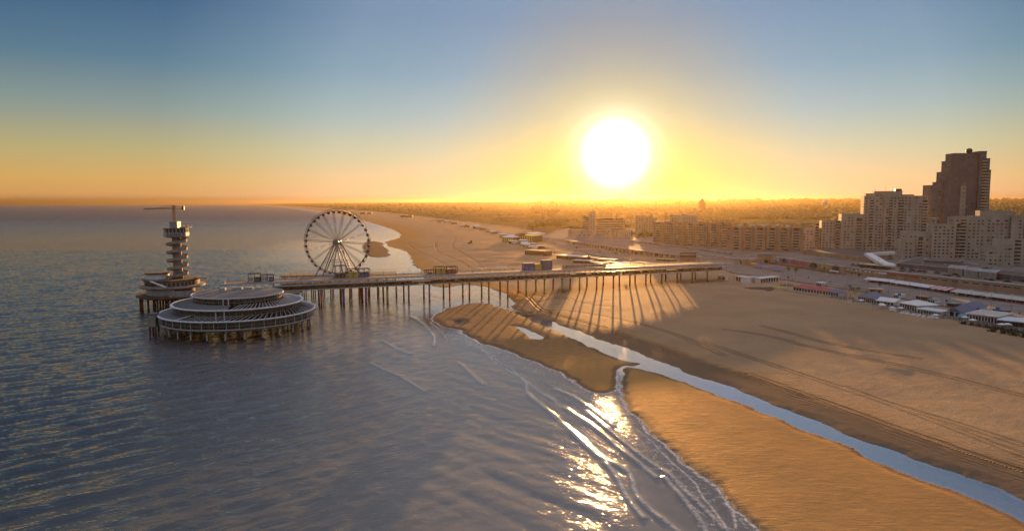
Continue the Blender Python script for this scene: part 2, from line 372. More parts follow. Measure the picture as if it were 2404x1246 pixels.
# ---- ground material: dry sand, wet sand, paving, dune grass
def node_mat(name):
    m = bpy.data.materials.new(name); m.use_nodes = True; t = m.node_tree; t.nodes.clear()
    def n(ty, **k):
        x = t.nodes.new(ty)
        for a, b in k.items(): setattr(x, a, b)
        return x
    return m, t, n, t.links
def attr(n, name):
    a = n('ShaderNodeAttribute', attribute_name=name); return a.outputs['Fac']
def mathn(n, lk, op, a, b=None, clamp=False):
    x = n('ShaderNodeMath', operation=op, use_clamp=clamp)
    for i, v in enumerate((a, b)):
        if v is None: continue
        if hasattr(v, 'links'): lk.new(v, x.inputs[i])
        else: x.inputs[i].default_value = v
    return x.outputs[0]
def mixc(n, lk, f, a, b):
    x = n('ShaderNodeMix', data_type='RGBA')
    for i, v in ((0, f), (6, a), (7, b)):
        if hasattr(v, 'links'): lk.new(v, x.inputs[i])
        else: x.inputs[i].default_value = v if i == 0 else (*v, 1)
    return x.outputs[2]
def noise(n, lk, vec, scale, detail=5, rough=0.55):
    x = n('ShaderNodeTexNoise'); x.inputs['Scale'].default_value = scale; x.inputs['Detail'].default_value = detail; x.inputs['Roughness'].default_value = rough
    lk.new(vec, x.inputs['Vector']); return x.outputs[0]
def mrange(n, lk, v, a, b, c=0.0, d=1.0):
    x = n('ShaderNodeMapRange'); lk.new(v, x.inputs[0])
    for i, k in enumerate((a, b, c, d)): x.inputs[i + 1].default_value = k
    return x.outputs[0]
def ground_material():
    m, t, n, lk = node_mat('ground')
    o = n('ShaderNodeOutputMaterial'); b = n('ShaderNodeBsdfDiffuse'); gs_ = n('ShaderNodeBsdfGlossy'); mxs = n('ShaderNodeMixShader'); lk.new(b.outputs[0], mxs.inputs[1]); lk.new(gs_.outputs[0], mxs.inputs[2]); lk.new(mxs.outputs[0], o.inputs['Surface'])
    pos = n('ShaderNodeNewGeometry').outputs['Position']
    wet = attr(n, 'wet'); veg = attr(n, 'veg'); pave = attr(n, 'pave'); trk = attr(n, 'trk'); rut = attr(n, 'rut')
    big = noise(n, lk, pos, 0.035, 5); med = noise(n, lk, pos, 0.35, 6); fine = noise(n, lk, pos, 2.2, 5, 0.7)
    dry = mixc(n, lk, mrange(n, lk, big, 0.35, 0.65), (0.47, 0.32, 0.17), (0.37, 0.245, 0.14))
    dry = mixc(n, lk, mrange(n, lk, fine, 0.35, 0.75), dry, (0.27, 0.18, 0.11))
    wetc = mixc(n, lk, mrange(n, lk, big, 0.3, 0.7), (0.43, 0.225, 0.060), (0.33, 0.175, 0.052))
    damp = attr(n, 'damp')
    sand = mixc(n, lk, wet, dry, wetc)
    sand = mixc(n, lk, mathn(n, lk, 'MULTIPLY', mrange(n, lk, mathn(n, lk, 'ABSOLUTE', mathn(n, lk, 'SUBTRACT', rut, 1.2)), 0.8, 0.2), 0.45), sand, (0.17, 0.11, 0.065))
    sand = mixc(n, lk, mrange(n, lk, mathn(n, lk, 'ADD', damp, mathn(n, lk, 'MULTIPLY', mathn(n, lk, 'SUBTRACT', med, 0.5), 0.7)), 0.2, 0.8), sand, (0.15, 0.095, 0.05))
    # vegetation
    vg = mixc(n, lk, mrange(n, lk, noise(n, lk, pos, 0.012, 8, 0.65), 0.38, 0.6), (0.050, 0.052, 0.016), (0.12, 0.095, 0.038))
    vg = mixc(n, lk, mrange(n, lk, noise(n, lk, pos, 0.06, 6, 0.7), 0.5, 0.72), vg, (0.030, 0.035, 0.012))
    vedge = mathn(n, lk, 'ADD', veg, mathn(n, lk, 'MULTIPLY', mathn(n, lk, 'SUBTRACT', noise(n, lk, pos, 0.03, 7, 0.7), 0.5), 1.6))
    c = mixc(n, lk, mrange(n, lk, vedge, 0.35, 0.6), sand, vg)
    pv = mixc(n, lk, mrange(n, lk, big, 0.35, 0.65), (0.20, 0.175, 0.16), (0.14, 0.125, 0.115))
    c = mixc(n, lk, pave, c, pv)
    lk.new(c, b.inputs['Color']); lk.new(mixc(n, lk, 0.6, (1.0, 1.0, 1.0), c), gs_.inputs['Color'])
    gs_.inputs['Roughness'].default_value = 0.62; lk.new(mrange(n, lk, wet, 0, 1, 0.095, 0.10), mxs.inputs[0])
    # relief: grain, trampled humps, ripples, wheel tracks
    wv = n('ShaderNodeMath', operation='SINE'); lk.new(mathn(n, lk, 'MULTIPLY', mathn(n, lk, 'ADD', trk, mathn(n, lk, 'MULTIPLY', big, 6.0)), 3.3), wv.inputs[0])
    tm = mathn(n, lk, 'MULTIPLY', mrange(n, lk, trk, 6, 12), mrange(n, lk, trk, 40, 28))
    tm = mathn(n, lk, 'MULTIPLY', tm, mrange(n, lk, noise(n, lk, pos, 0.045, 4), 0.44, 0.60))
    t1 = mathn(n, lk, 'MULTIPLY', mathn(n, lk, 'MULTIPLY', wv.outputs[0], tm), 0.34)
    # rut profile: two wheels
    r1 = mathn(n, lk, 'ABSOLUTE', mathn(n, lk, 'SUBTRACT', rut, 1.2)); rr = mrange(n, lk, r1, 0.9, 0.1)
    r2 = mathn(n, lk, 'MULTIPLY', rr, -1.0)
    g1 = mathn(n, lk, 'MULTIPLY', fine, mrange(n, lk, wet, 0, 1, 0.55, 0.05))
    g2 = mathn(n, lk, 'MULTIPLY', med, mrange(n, lk, wet, 0, 1, 0.8, 0.10))
    mp = n('ShaderNodeMapping'); mp.inputs['Rotation'].default_value = (0, 0, R(-12)); mp.inputs['Scale'].default_value = (0.28, 1.1, 1); lk.new(pos, mp.inputs[0])
    rip = mathn(n, lk, 'MULTIPLY', noise(n, lk, mp.outputs[0], 1.0, 4, 0.6), mrange(n, lk, wet, 0, 1, 0.0, 0.085))
    hh = g1
    for k in (g2, rip, t1, r2): hh = mathn(n, lk, 'ADD', hh, k)
    soft = mrange(n, lk, pave, 0, 1, 1.0, 0.0)
    bp_ = n('ShaderNodeBump'); bp_.inputs['Distance'].default_value = 1.0; lk.new(soft, bp_.inputs['Strength']); lk.new(hh, bp_.inputs['Height']); lk.new(bp_.outputs[0], b.inputs['Normal']); lk.new(bp_.outputs[0], gs_.inputs['Normal'])
    return m
wet = np.clip(1 - ZZ / 0.9, 0, 1); wet = sstep(0.05, 0.6, wet) * (SB < 60)
wet = np.where(SB > 0, sstep(26, 6, SB) * (YY < 900) + sstep(70, 20, SB) * (YY >= 900), 1.0)
veg = np.clip(sstep(215, 300, SB) * sstep(820, 1050, YY) + (DC > 260), 0, 1)
pave = ((DC > 0) & (DC < 260)).astype(float)
TR = np.where(YY < 700, segdist(XX, YY, tracks_ref, False) * np.sign(SB), 99.)
RU = np.full(XX.shape, 99.)
mk = (YY < 1400) & (SB > -5)
for r_ in ruts: RU[mk] = np.minimum(RU[mk], segdist(XX[mk], YY[mk], r_, False))
DAMP = np.where(SB > -0.5, sstep(22, 9, SB) * (YY < 430), 0) + np.where((SB < 0) & (SD > 0), sstep(3.0, 0.5, SD) * 0.8 + 0.55 * sstep(225, 300, YY), 0)
ground = fan_mesh('sand_ground', XX, YY, ZZ, ZZ > -1.3, {'wet': wet, 'veg': veg, 'pave': pave, 'damp': DAMP, 'trk': TR, 'rut': RU}, ground_material())
tag(ground, kind='structure')

# ---- the sea
CR = np.full(XX.shape, 99.); mk = (YY < 600)
for c_ in crests: CR[mk] = np.minimum(CR[mk], segdist(XX[mk], YY[mk], c_, False))
SWH = np.full(XX.shape, 99.)
for c_ in swash: SWH[mk] = np.minimum(SWH[mk], segdist(XX[mk] + 1.6 * (fbm(XX[mk] / 5, YY[mk] / 5, 3, 88) - .45), YY[mk] + 1.6 * (fbm(XX[mk] / 5, YY[mk] / 5, 3, 89) - .45), c_, False))
GO = np.full(XX.shape, -99.); GO[mk] = sdist(XX[mk], YY[mk], gold)
# calm water lies behind the bars (the tidal channel) and in the pools
ch = G([(1205, 735), (1250, 735), (1520, 828), (2600, 1250), (2600, 1330), (2404, 1240), (1960, 1045), (1640, 920), (1470, 868), (1464, 880), (1440, 850), (1250, 765)])
CALM = np.zeros(XX.shape); CALM[mk] = sstep(-4, 1, np.maximum(sdist(XX[mk], YY[mk], ch), np.maximum(sdist(XX[mk], YY[mk], pool), sdist(XX[mk], YY[mk], pool2))))
SW = -SD                                   # distance from the sand
deep = sstep(2, 40, SW) * (1 - CALM)
Z = np.zeros(XX.shape)
rng = np.random.RandomState(3)
spacing = np.maximum(YY * 0.0024, 0.5)
SYS = np.clip((XX / np.maximum(YY, 60) + 0.42) / 0.55, 0, 1); SYS = SYS * SYS * (3 - 2 * SYS)
for lam, amp, ang, sy in ((13, .11, 128, 0), (9.5, .10, 137, 0), (7.4, .085, 124, 0), (5.6, .06, 144, 0), (4.3, .045, 131, 0), (3.4, .03, 118, 0), (16, .15, 40, 1), (11, .12, 33, 1), (8.3, .08, 49, 1), (6.1, .055, 38, 1), (4.5, .04, 55, 1), (8.8, .06, 95, 2), (5.2, .04, 84, 2), (3.6, .03, 101, 2)):
    kx, ky = math.cos(R(ang)) * 2 * math.pi / lam, math.sin(R(ang)) * 2 * math.pi / lam
    ph = rng.rand() * 6.28 + 1.6 * fbm(XX / 40 + rng.rand() * 50, YY / 40, 3, int(lam * 10)) * 6
    env = 0.35 + 1.3 * vnoise(XX / 30 + lam, YY / 30 - lam, int(lam * 7))
    res = sstep(1.6, 3.5, lam / spacing)
    s_ = np.sin(XX * kx + YY * ky + ph)
    wgt = (1.1 - SYS) if sy == 0 else (0.25 + SYS) if sy == 1 else 0.8
    Z += amp * env * res * wgt * (s_ + 0.25 * np.cos(2 * (XX * kx + YY * ky + ph)))
Z *= (0.29 + 0.75 * sstep(45, 170, SW)) * (0.08 + 0.92 * deep) * (1 - CALM)
Z += 0.34 * np.exp(-(CR / 0.8) ** 2) * (0.2 + 1.2 * fbm(XX / 5, YY / 5, 3, 77))
Z += 0.035 * (fbm(XX / 1.6, YY / 1.6, 3, 71) - 0.45) * sstep(-3, 4, GO)
Z *= sstep(-1.0, 3.5, SW)
SDn = np.clip(SW, -50, 200)
def sea_material():
    m, t, n, lk = node_mat('sea_water')
    o = n('ShaderNodeOutputMaterial')
    pos = n('ShaderNodeNewGeometry').outputs['Position']
    sw = attr(n, 'sw'); calm = attr(n, 'calm'); cr = attr(n, 'crest'); go = attr(n, 'gold'); far = attr(n, 'far')
    sysv = attr(n, 'sys')
    def along(deg, sx, sy):
        a = n('ShaderNodeMapping'); a.inputs['Rotation'].default_value = (0, 0, R(-deg)); lk.new(pos, a.inputs[0])
        c = n('ShaderNodeMapping'); c.inputs['Scale'].default_value = (sx, sy, 1); lk.new(a.outputs[0], c.inputs[0]); return c.outputs[0]
    hA = noise(n, lk, along(40, 0.30, 1.0), 0.40, 5, 0.62); hB = noise(n, lk, along(-48, 0.42, 1.0), 0.30, 5, 0.62)
    h1 = mathn(n, lk, 'ADD', mathn(n, lk, 'MULTIPLY', hA, mrange(n, lk, sysv, 0, 1, 1.0, 0.35)), mathn(n, lk, 'MULTIPLY', hB, mrange(n, lk, sysv, 0, 1, 0.25, 1.0)))
    h2 = noise(n, lk, along(8, 0.4, 1.0), 1.5, 4, 0.6); h3 = noise(n, lk, pos, 3.2, 3, 0.6)
    hh = mathn(n, lk, 'ADD', mathn(n, lk, 'MULTIPLY', h1, 0.25), mathn(n, lk, 'MULTIPLY', h2, 0.075))
    hh = mathn(n, lk, 'ADD', hh, mathn(n, lk, 'MULTIPLY', h3, 0.022))
    amt = mathn(n, lk, 'MULTIPLY', mrange(n, lk, sw, 1, 26, 0.16, 1.0), mrange(n, lk, calm, 0, 1, 1.0, 0.025))
    amt = mathn(n, lk, 'MULTIPLY', amt, mrange(n, lk, sw, 35, 160, 0.95, 3.8))
    amt = mathn(n, lk, 'MAXIMUM', amt, mrange(n, lk, go, -2, 3, 0.0, 0.72))
    amt = mathn(n, lk, 'MULTIPLY', amt, mrange(n, lk, far, 0, 1, 1.0, 1.2))
    bp_ = n('ShaderNodeBump'); bp_.inputs['Distance'].default_value = 1.0; lk.new(amt, bp_.inputs['Strength']); lk.new(hh, bp_.inputs['Height'])
    gl = n('ShaderNodeBsdfGlossy'); lk.new(mrange(n, lk, far, 0, 1, 0.07, 0.38), gl.inputs['Roughness']); lk.new(bp_.outputs[0], gl.inputs['Normal'])
    gl.inputs['Color'].default_value = (1, 1, 1, 1)
    body = mixc(n, lk, mrange(n, lk, noise(n, lk, pos, 0.008, 4), 0.35, 0.65), (0.014, 0.030, 0.048), (0.028, 0.040, 0.052))
    body = mixc(n, lk, sysv, body, (0.14, 0.14, 0.145))
    body = mixc(n, lk, mrange(n, lk, sw, 150, 15), body, (0.20, 0.185, 0.165))
    df = n('ShaderNodeBsdfDiffuse'); lk.new(body, df.inputs['Color'])
    tr = n('ShaderNodeBsdfTransparent'); tr.inputs['Color'].default_value = (0.75, 0.68, 0.55, 1)
    m1 = n('ShaderNodeMixShader'); lk.new(mrange(n, lk, sw, 0.5, 16, 0.12, 1.0), m1.inputs[0]); lk.new(tr.outputs[0], m1.inputs[1]); lk.new(df.outputs[0], m1.inputs[2])
    fr = n('ShaderNodeFresnel'); fr.inputs['IOR'].default_value = 1.35; lk.new(bp_.outputs[0], fr.inputs['Normal'])
    fz = mathn(n, lk, 'ADD', fr.outputs[0], 0.0, True)
    fz = mathn(n, lk, 'MULTIPLY', fz, mrange(n, lk, far, 0.0, 1.0, 1.0, 0.30))
    fz = mathn(n, lk, 'ADD', fz, mathn(n, lk, 'MULTIPLY', calm, 0.38), True)
    fz = mathn(n, lk, 'ADD', fz, mathn(n, lk, 'MULTIPLY', mrange(n, lk, sw, 14, 3), 0.04), True)
    m2 = n('ShaderNodeMixShader'); lk.new(fz, m2.inputs[0]); lk.new(m1.outputs[0], m2.inputs[1]); lk.new(gl.outputs[0], m2.inputs[2])
    # foam: lace at the very edge, along the breaking crests and trailing streaks
    fn = noise(n, lk, pos, 0.9, 6, 0.7); fb = noise(n, lk, pos, 0.16, 4, 0.6)
    e1 = mrange(n, lk, mathn(n, lk, 'ABSOLUTE', mathn(n, lk, 'SUBTRACT', sw, mathn(n, lk, 'MULTIPLY', fb, 1.6))), 0.75, 0.1)
    e2 = mrange(n, lk, mathn(n, lk, 'ADD', cr, mathn(n, lk, 'MULTIPLY', fn, 1.2)), 1.35, 0.5)
    # second line of foam a few metres out, wandering
    w2 = mathn(n, lk, 'ABSOLUTE', mathn(n, lk, 'SUBTRACT', mathn(n, lk, 'ADD', sw, mathn(n, lk, 'MULTIPLY', fb, -22)), -3.5))
    e3 = mathn(n, lk, 'MULTIPLY', mrange(n, lk, w2, 0.55, 0.1), 0.6)
    sh = attr(n, 'swash'); e4 = mrange(n, lk, mathn(n, lk, 'ADD', sh, mathn(n, lk, 'MULTIPLY', fn, 0.5)), 0.75, 0.3)
    e5 = mathn(n, lk, 'MULTIPLY', mathn(n, lk, 'MULTIPLY', mrange(n, lk, noise(n, lk, pos, 0.55, 8, 0.75), 0.52, 0.60), mrange(n, lk, sw, 13, 2)), 0.55)
    e4 = mathn(n, lk, 'MAXIMUM', e4, e5)
    e = mathn(n, lk, 'MAXIMUM', mathn(n, lk, 'MAXIMUM', e1, e4), mathn(n, lk, 'MAXIMUM', e2, e3))
    e = mathn(n, lk, 'MULTIPLY', e, mrange(n, lk, fn, 0.38, 0.58)); e = mathn(n, lk, 'MULTIPLY', e, mrange(n, lk, calm, 0, 0.6, 0.85, 0.12), True)
    fm = n('ShaderNodeBsdfDiffuse'); fm.inputs['Color'].default_value = (0.80, 0.78, 0.76, 1)
    m3 = n('ShaderNodeMixShader'); lk.new(e, m3.inputs[0]); lk.new(m2.outputs[0], m3.inputs[1]); lk.new(fm.outputs[0], m3.inputs[2])
    lk.new(m3.outputs[0], o.inputs['Surface'])
    return m
sea = fan_mesh('sea', XX, YY, Z, SW > -12, {'sw': SDn, 'calm': CALM, 'crest': CR, 'gold': GO, 'swash': SWH, 'sys': SYS, 'far': sstep(500, 3000, YY)}, sea_material())
tag(sea, kind='structure')
# ------------------------------------------------------------------ the pier
PA = R(21.2); pd = Vector((math.cos(PA), math.sin(PA))); pn = Vector((-math.sin(PA), math.cos(PA)))
P0 = Vector((-32, 429)) - pd * 138          # near corner of the head end of the deck
PLEN = 348.0; ZD = 16.5
pier = thing('pier', 'long two storey pier on coloured posts, running from the beach out to the round pavilion', 'pier', (P0.x, P0.y, 0), PA)
def pier_part(name, mb, m, **k): return mb.build(name, m, pier, **k)
W_ = 17.0
pier_part('upper_deck', MB().box(0, PLEN, 0.3, W_ - 0.3, ZD - 0.5, ZD), 'wood')
b = MB(); b.box(-0.3, PLEN + 0.3, -0.3, 0.3, ZD - 0.75, ZD + 0.25); b.box(-0.3, PLEN + 0.3, W_ - 0.3, W_ + 0.3, ZD - 0.75, ZD + 0.25); b.box(-0.3, 0.0, 0.3, W_ - 0.3, ZD - 0.75, ZD + 0.2)
pier_part('deck_edge', b, 'pale_steel')
pier_part('gallery_roof_edge', MB().box(26, PLEN - 4, -1.5, 0.6, ZD - 2.55, ZD - 2.0).box(26, PLEN - 4, W_ - 0.6, W_ + 1.5, ZD - 2.55, ZD - 2.0), 'pale_steel')
pier_part('lower_floor', MB().box(8, PLEN - 4, -1.0, W_ + 1.0, 11.2, 11.6), 'concrete')
pier_part('floor_edge', MB().box(8, PLEN - 4, -1.25, -1.003, 11.1, 11.75).box(8, PLEN - 4, W_ + 1.003, W_ + 1.25, 11.1, 11.75), 'pale_concrete')
# glazed wind walls of the lower gallery: rows of panes between slim posts
gm_ = mat('gallery_glass', (0.075, 0.055, 0.04), 0.2, noise=0.35, nscale=0.12, spec=0.7)
pane = None; x = 26.0
while x < PLEN - 6:
    rnd = random.random()
    if not (rnd < 0.05 and x > 90):
        if pane is None: pane = MB().box(26, 29.86, -0.75, -0.69, 11.7, ZD - 2.75).build('glass_panel', gm_, pier)
        else:
            c = inst(pane, (x - 26, 0, 0), pier)
            if rnd > 0.8 and x > 80: c.scale = (1, 1, 0.78); c.location.z = 11.7 * 0.22
    x += 4.0
pane.location = (0, 0, 0)
for o in [o for o in pier.children if o.name.startswith('glass_panel')]: o.location.x += 0
b = MB(); x = 26.0
while x < PLEN - 6:
    if random.random() > 0.35: b.box(x, x + 3.86, W_ * 0.52, W_ * 0.52 + 0.06, 11.7, ZD - 2.9)
    x += 4.0
b.box(26, PLEN - 5, W_ * 0.52, W_ * 0.52 + 0.06, 11.61, 12.0)
pier_part('centre_screen', b, gm_)
x = 26.0; fsrc = None
while x < PLEN - 5:
    if fsrc is not None: inst(fsrc, (x - 26, 0, 0), pier); x += 4.0; continue
    b = MB(); b.box(x - .08, x + .06, -.6, W_ + .4, ZD - 2.75, ZD - 2.56)
    for yy in (-0.78, W_ * 0.52 - 0.12, W_ + 0.5): b.box(x - 0.08, x + 0.06, yy, yy + 0.16, 11.61, ZD - 2.56)
    for yy in (0.4, W_ * 0.5, W_ - 0.7): b.box(x - 0.1, x + 0.08, yy, yy + 0.2, ZD - 2.9, ZD - 0.51)
    fsrc = b.build('gallery_frame', 'brown', pier); x += 4.0
b = MB(); x = 9.0                              # lattice girder of the open head end
while x < 26: b.tube((x, 0.5, 12.0), (x + 2.2, 0.5, ZD - 0.8), .12, n=5); b.tube((x + 4.4, 0.5, 12.0), (x + 2.2, 0.5, ZD - 0.8), .12, n=5); x += 4.4
pier_part('girder', b, 'yellow')
b = MB(); x = 0.0
for yy in (0.0, W_):
    b.tube((0, yy, ZD + 1.25), (PLEN, yy, ZD + 1.25), 0.04, n=4); b.tube((0, yy, ZD + 0.8), (PLEN, yy, ZD + 0.8), 0.025, n=4)
    for k in range(int(PLEN / 2.5) + 1): b.box(k * 2.5 - 0.03, k * 2.5 + 0.03, yy - 0.03, yy + 0.03, ZD + 0.25, ZD + 1.3)
b.tube((0, 0, ZD + 1.25), (0, W_, ZD + 1.25), 0.04, n=4)
pier_part('railing', b, 'steel')
b = MB(); b.prism([(-9, 3), (0, 3), (0, 7), (-9, 7)], [11.4, ZD - .4, ZD - .4, 11.4], [11.8, ZD, ZD, 11.8]); pier_part('stair', b, 'steel')
# posts in pairs, each pair painted in its own colours
cols = ['rust', 'blue_paint', 'violet_paint', 'red_paint', 'blue_paint', 'violet_paint', 'yellow_paint', 'blue_paint', 'violet_paint', 'red_paint', 'red_paint', 'orange_paint', 'orange_paint', 'green', 'green', 'green', 'yellow_paint', 'orange_paint', 'red_paint', 'rust', 'rust', 'rust']
cols2 = ['rust', 'rust', 'rust', 'blue_paint', 'red_paint', 'red_paint', 'red_paint', 'green', 'rust', 'green', 'yellow_paint', 'yellow_paint', 'red_paint', 'orange_paint', 'green', 'violet_paint', 'red_paint', 'rust', 'rust', 'rust', 'rust', 'rust']
bx = [12, 26] + [39 + k * 13.05 for k in range(23)]
pst = {}
for k, x in enumerate(bx):
    for y, cl in ((0.6, cols[min(k, 21)]), (W_ - 2.0, cols2[min(k, 21)])):
        r = 0.72 if k in (2, 5) else 0.55
        if (cl, r) not in pst:
            o = MB().tube((0, 0, -1.6), (0, 0, 11.2), r, n=10).build('post', cl, pier, True, (x, y, 0)); pst[(cl, r)] = o
        else: o = inst(pst[(cl, r)], (x, y, 0), pier)
        f = MB().tube((0, 0, -1.6), (0, 0, 1.3), r + 0.05, n=10) if (r, 'f') not in pst else None
        if f: pst[(r, 'f')] = f.build('tide_mark', 'rust', o, True)
        else: c = pst[(r, 'f')].copy(); COL.objects.link(c); c.parent = o
b = MB()
for k, x in enumerate(bx): b.box(x - 0.5, x + 0.5, -0.6, W_ + 0.6, 10.5, 11.19)
pier_part('cross_beam', b, 'brown')
def pier_pt(px, py, y, z=ZD):        # on the deck: distance along it that shows at column px, y across
    lo, hi = 0.0, PLEN
    for _ in range(40):
        m = (lo + hi) / 2; p = P0 + pd * m + pn * y; v = _M.inverted() @ Vector((p.x, p.y, z - CAMZ))
        if 1202 + FPX * v.x / -v.z < px: lo = m
        else: hi = m
    p = P0 + pd * lo + pn * y
    return (p.x, p.y, z)
# lamp posts along the deck
lp = thing('deck_lamp', 'slim grey lamp post standing on the pier deck railing', 'lamp post', pier_pt(668, 0, 16.2), PA, 'lamp posts along the pier deck')
MB().tube((0, 0, 0), (0, 0, 3.6), 0.09, 0.06, n=6).build('pole', 'dark', lp); MB().box(-0.35, 0.35, -0.12, 0.12, 3.6, 3.75).build('lamp_head', 'dark', lp)
for px in (683, 697, 712, 727, 742, 900, 960, 1100, 1345, 1420, 1480, 1560, 1640):
    copy_tree(lp, pier_pt(px, 0, 16.2), PA)
# kiosks on the deck
def kiosk(label, px0, px1, y, h, frame, boxes, roof='dark', group=None):
    a = pier_pt(px0, 0, y); c = pier_pt(px1, 0, y); w = (Vector(c) - Vector(a)).length
    t = thing('kiosk', label, 'kiosk', a, PA)
    D = 5.0; f = MB()
    if frame:
        for x in (0, w * .5, w):
            for yy in (0, D): f.box(x - .14, x + .14, yy - .14, yy + .14, 0, h)
        for yy in (0, D): f.box(-.3, w + .3, yy - .18, yy + .18, h + .003, h + .33)
        for x in (0, w): f.box(x - .18, x + .18, .18, D - .18, h + .003, h + .33)
        f.build('frame', roof, t)
    for (u0, u1, hh, m_) in boxes:
        g = MB().box(u0 * w + .2, u1 * w - .2, .5, D - .5, 0, hh).build('cabin', m_, t)
        MB().box(u0 * w + .1, u1 * w - .1, .35, D - .35, hh + .003, hh + .18).build('roof', 'roof_dark', g)
        if m_ != 'yellow':
            for q in range(2):
                xx = (u0 + (u1 - u0) * (0.3 + .35 * q)) * w
                MB().box(xx - .45, xx + .45, .44, .497, .9, min(hh - .5, 2.1)).build('window', 'glass_pale', g)
    return t
kiosk('dark framed kiosk with white and navy cabin at the seaward end of the pier deck', 583, 612, 5, 4.6, True, [(0, .45, 2.6, 'white'), (.45, 1, 2.6, 'brown')])
kiosk('low white and blue kiosk with dark canopy near the seaward end of the pier', 613, 643, 5.5, 3.6, True, [(0, .6, 2.6, 'white'), (.6, 1, 2.4, 'blue')])
kiosk('tall dark open scaffold kiosk at the foot of the ferris wheel', 788, 814, 8, 7.2, True, [(0.05, 0.95, 2.4, 'brown')])
kiosk('lime yellow glass kiosk under a black frame beside the ferris wheel', 817, 842, 7, 5.2, True, [(0.03, 0.97, 3.0, 'yellow')])
kiosk('blue painted kiosk under a black frame right of the ferris wheel', 844, 868, 7, 5.0, True, [(0.03, 0.97, 3.0, 'blue')])
kiosk('small open black frame shelter in the middle of the pier', 1001, 1022, 8, 2.4, True, [(0.3, 0.7, 1.2, 'wood')])
kiosk('yellow glass cafe under a black frame in the middle of the pier', 1023, 1048, 7, 4.4, True, [(0.03, 0.97, 3.3, 'yellow')])
kiosk('rust red cabin under a black frame next to the yellow glass cafe', 1049, 1074, 7, 4.2, True, [(0.03, 0.97, 2.6, 'red_paint')])
kiosk('bright blue container cabin on the pier left of the yellow glass link', 1230, 1256, 6, 0, False, [(0, 1, 4.6, 'blue')])
kiosk('yellow glass link standing between two blue cabins on the pier', 1257, 1273, 7, 0, False, [(0, 1, 3.8, 'yellow')])
kiosk('taller slate blue cabin on the pier right of the yellow glass link', 1274, 1298, 6, 0, False, [(0, 1, 6.2, 'blue_roof')])
# parasols and a bench on the deck
par = thing('parasol', 'small white deck parasol in the row on the pier', 'parasol', pier_pt(1127, 0, 11), PA, 'white parasols on the pier deck')
MB().tube((0, 0, 0), (0, 0, 2.3), .05, n=5).build('pole', 'dark', par); MB().lathe([(0.02, 2.75), (1.6, 2.2), (1.6, 2.1), (0.02, 2.6)], 8).build('canopy', 'white', par)
for px in (1138, 1165, 1175, 1185): copy_tree(par, pier_pt(px, 0, 11), PA)
wt = thing('wind_screen', 'long low glass wind screen on the pier deck lit gold by the sun', 'wind screen', pier_pt(1320, 0, 12), PA)
MB().box(0, 34, 0, .08, 0, 1.9).build('panel', 'glass_pale', wt); f = MB()
for k in range(12): f.box(k * 3 - .05, k * 3 + .05, -.1, -.003, 0, 2.0)
f.build('frame', 'dark', wt)

# ------------------------------------------------------------------ platform behind the pier that carries the wheel
wy = 434.0; wx = (792 - 1202) / FPX * wy * 1.0
wc = atY(792, 568, wy)
pf = thing('wheel_platform', 'timber platform on dark piles carrying the ferris wheel behind the pier', 'platform', (wc.x - 34, wc.y - 9, 0), R(8))
MB().box(0, 72, 0, 18, 15.4, 16.2).build('deck', 'wood', pf); MB().box(0.5, 71.5, .5, 17.5, 10.2, 11.0).build('lower_deck', 'brown', pf)
f = MB()
for k in range(19): f.box(k * 4 - .04, k * 4 + .04, 17.9, 17.98, 16.2, 17.4)
f.box(0, 72, 17.9, 17.98, 17.35, 17.45); f.build('railing', 'dark', pf)
pp = None
for k in range(13):
    for yy in (1.2, 9, 16.8):
        l_ = (1 + k * 5.85, yy, 0)
        if pp is None: pp = MB().tube((0, 0, -1.6), (0, 0, 15.4), .34, n=8).build('pile', 'brown', pf, True, l_)
        else: inst(pp, l_, pf)

# ------------------------------------------------------------------ ferris wheel
wh = thing('ferris_wheel', 'tall white ferris wheel with closed round gondolas behind the pier', 'ferris wheel', (wc.x, wc.y, wc.z), R(2))
RW = 20.0
def ring(r, y, rr, n=72):
    b = MB()
    for k in range(n):
        a0, a1 = 2 * math.pi * k / n, 2 * math.pi * (k + 1) / n
        b.tube((r * math.cos(a0), y, r * math.sin(a0)), (r * math.cos(a1), y, r * math.sin(a1)), rr, n=5, cap=False)
    return b
b = ring(RW - .2, -1.1, .17); b2 = ring(RW - .2, 1.1, .17); b3 = ring(RW + 1.0, 0, .15)
for q in (b2, b3):
    o = len(b.v); b.v += q.v; b.f += [tuple(i + o for i in f) for f in q.f]
for k in range(72):
    a = 2 * math.pi * k / 72; a2 = 2 * math.pi * (k + .5) / 72
    b.tube(((RW - .2) * math.cos(a), -1.1, (RW - .2) * math.sin(a)), ((RW + 1) * math.cos(a2), 0, (RW + 1) * math.sin(a2)), .06, n=4)
    b.tube(((RW - .2) * math.cos(a), 1.1, (RW - .2) * math.sin(a)), ((RW + 1) * math.cos(a2), 0, (RW + 1) * math.sin(a2)), .06, n=4)
wmm = mat('wheel_paint', (0.20, 0.18, 0.18), 0.4, 0.1, noise=0.1)
dkr = mat('wheel_rim_paint', (0.10, 0.09, 0.09), 0.5, 0.2, noise=0.1)
b.build('rim', dkr, wh)
sp = None
for k in range(18):
    a = 2 * math.pi * k / 18 + .06
    if sp is None:
        s_ = MB()
        for y0, y1 in ((-2.2, -1.1), (2.2, 1.1)):
            s_.tube((1.2, y0, .25), (RW - .2, y1, .5), .085, n=5); s_.tube((1.2, y0, -.25), (RW - .2, y1, -.5), .085, n=5)
        for q in (.35, .6, .8): s_.tube((RW * q, -2.2 + 1.1 * q, .45), (RW * q, 2.2 - 1.1 * q, -.45), .04, n=4)
        sp = s_.build('spoke', wmm, wh); sp.rotation_euler = (0, a, 0)
    else: c = inst(sp, (0, 0, 0), wh); c.rotation_euler = (0, a, 0)
MB().tube((0, -4.6, 0), (0, 4.6, 0), .75, n=16).build('axle', wmm, wh, True)
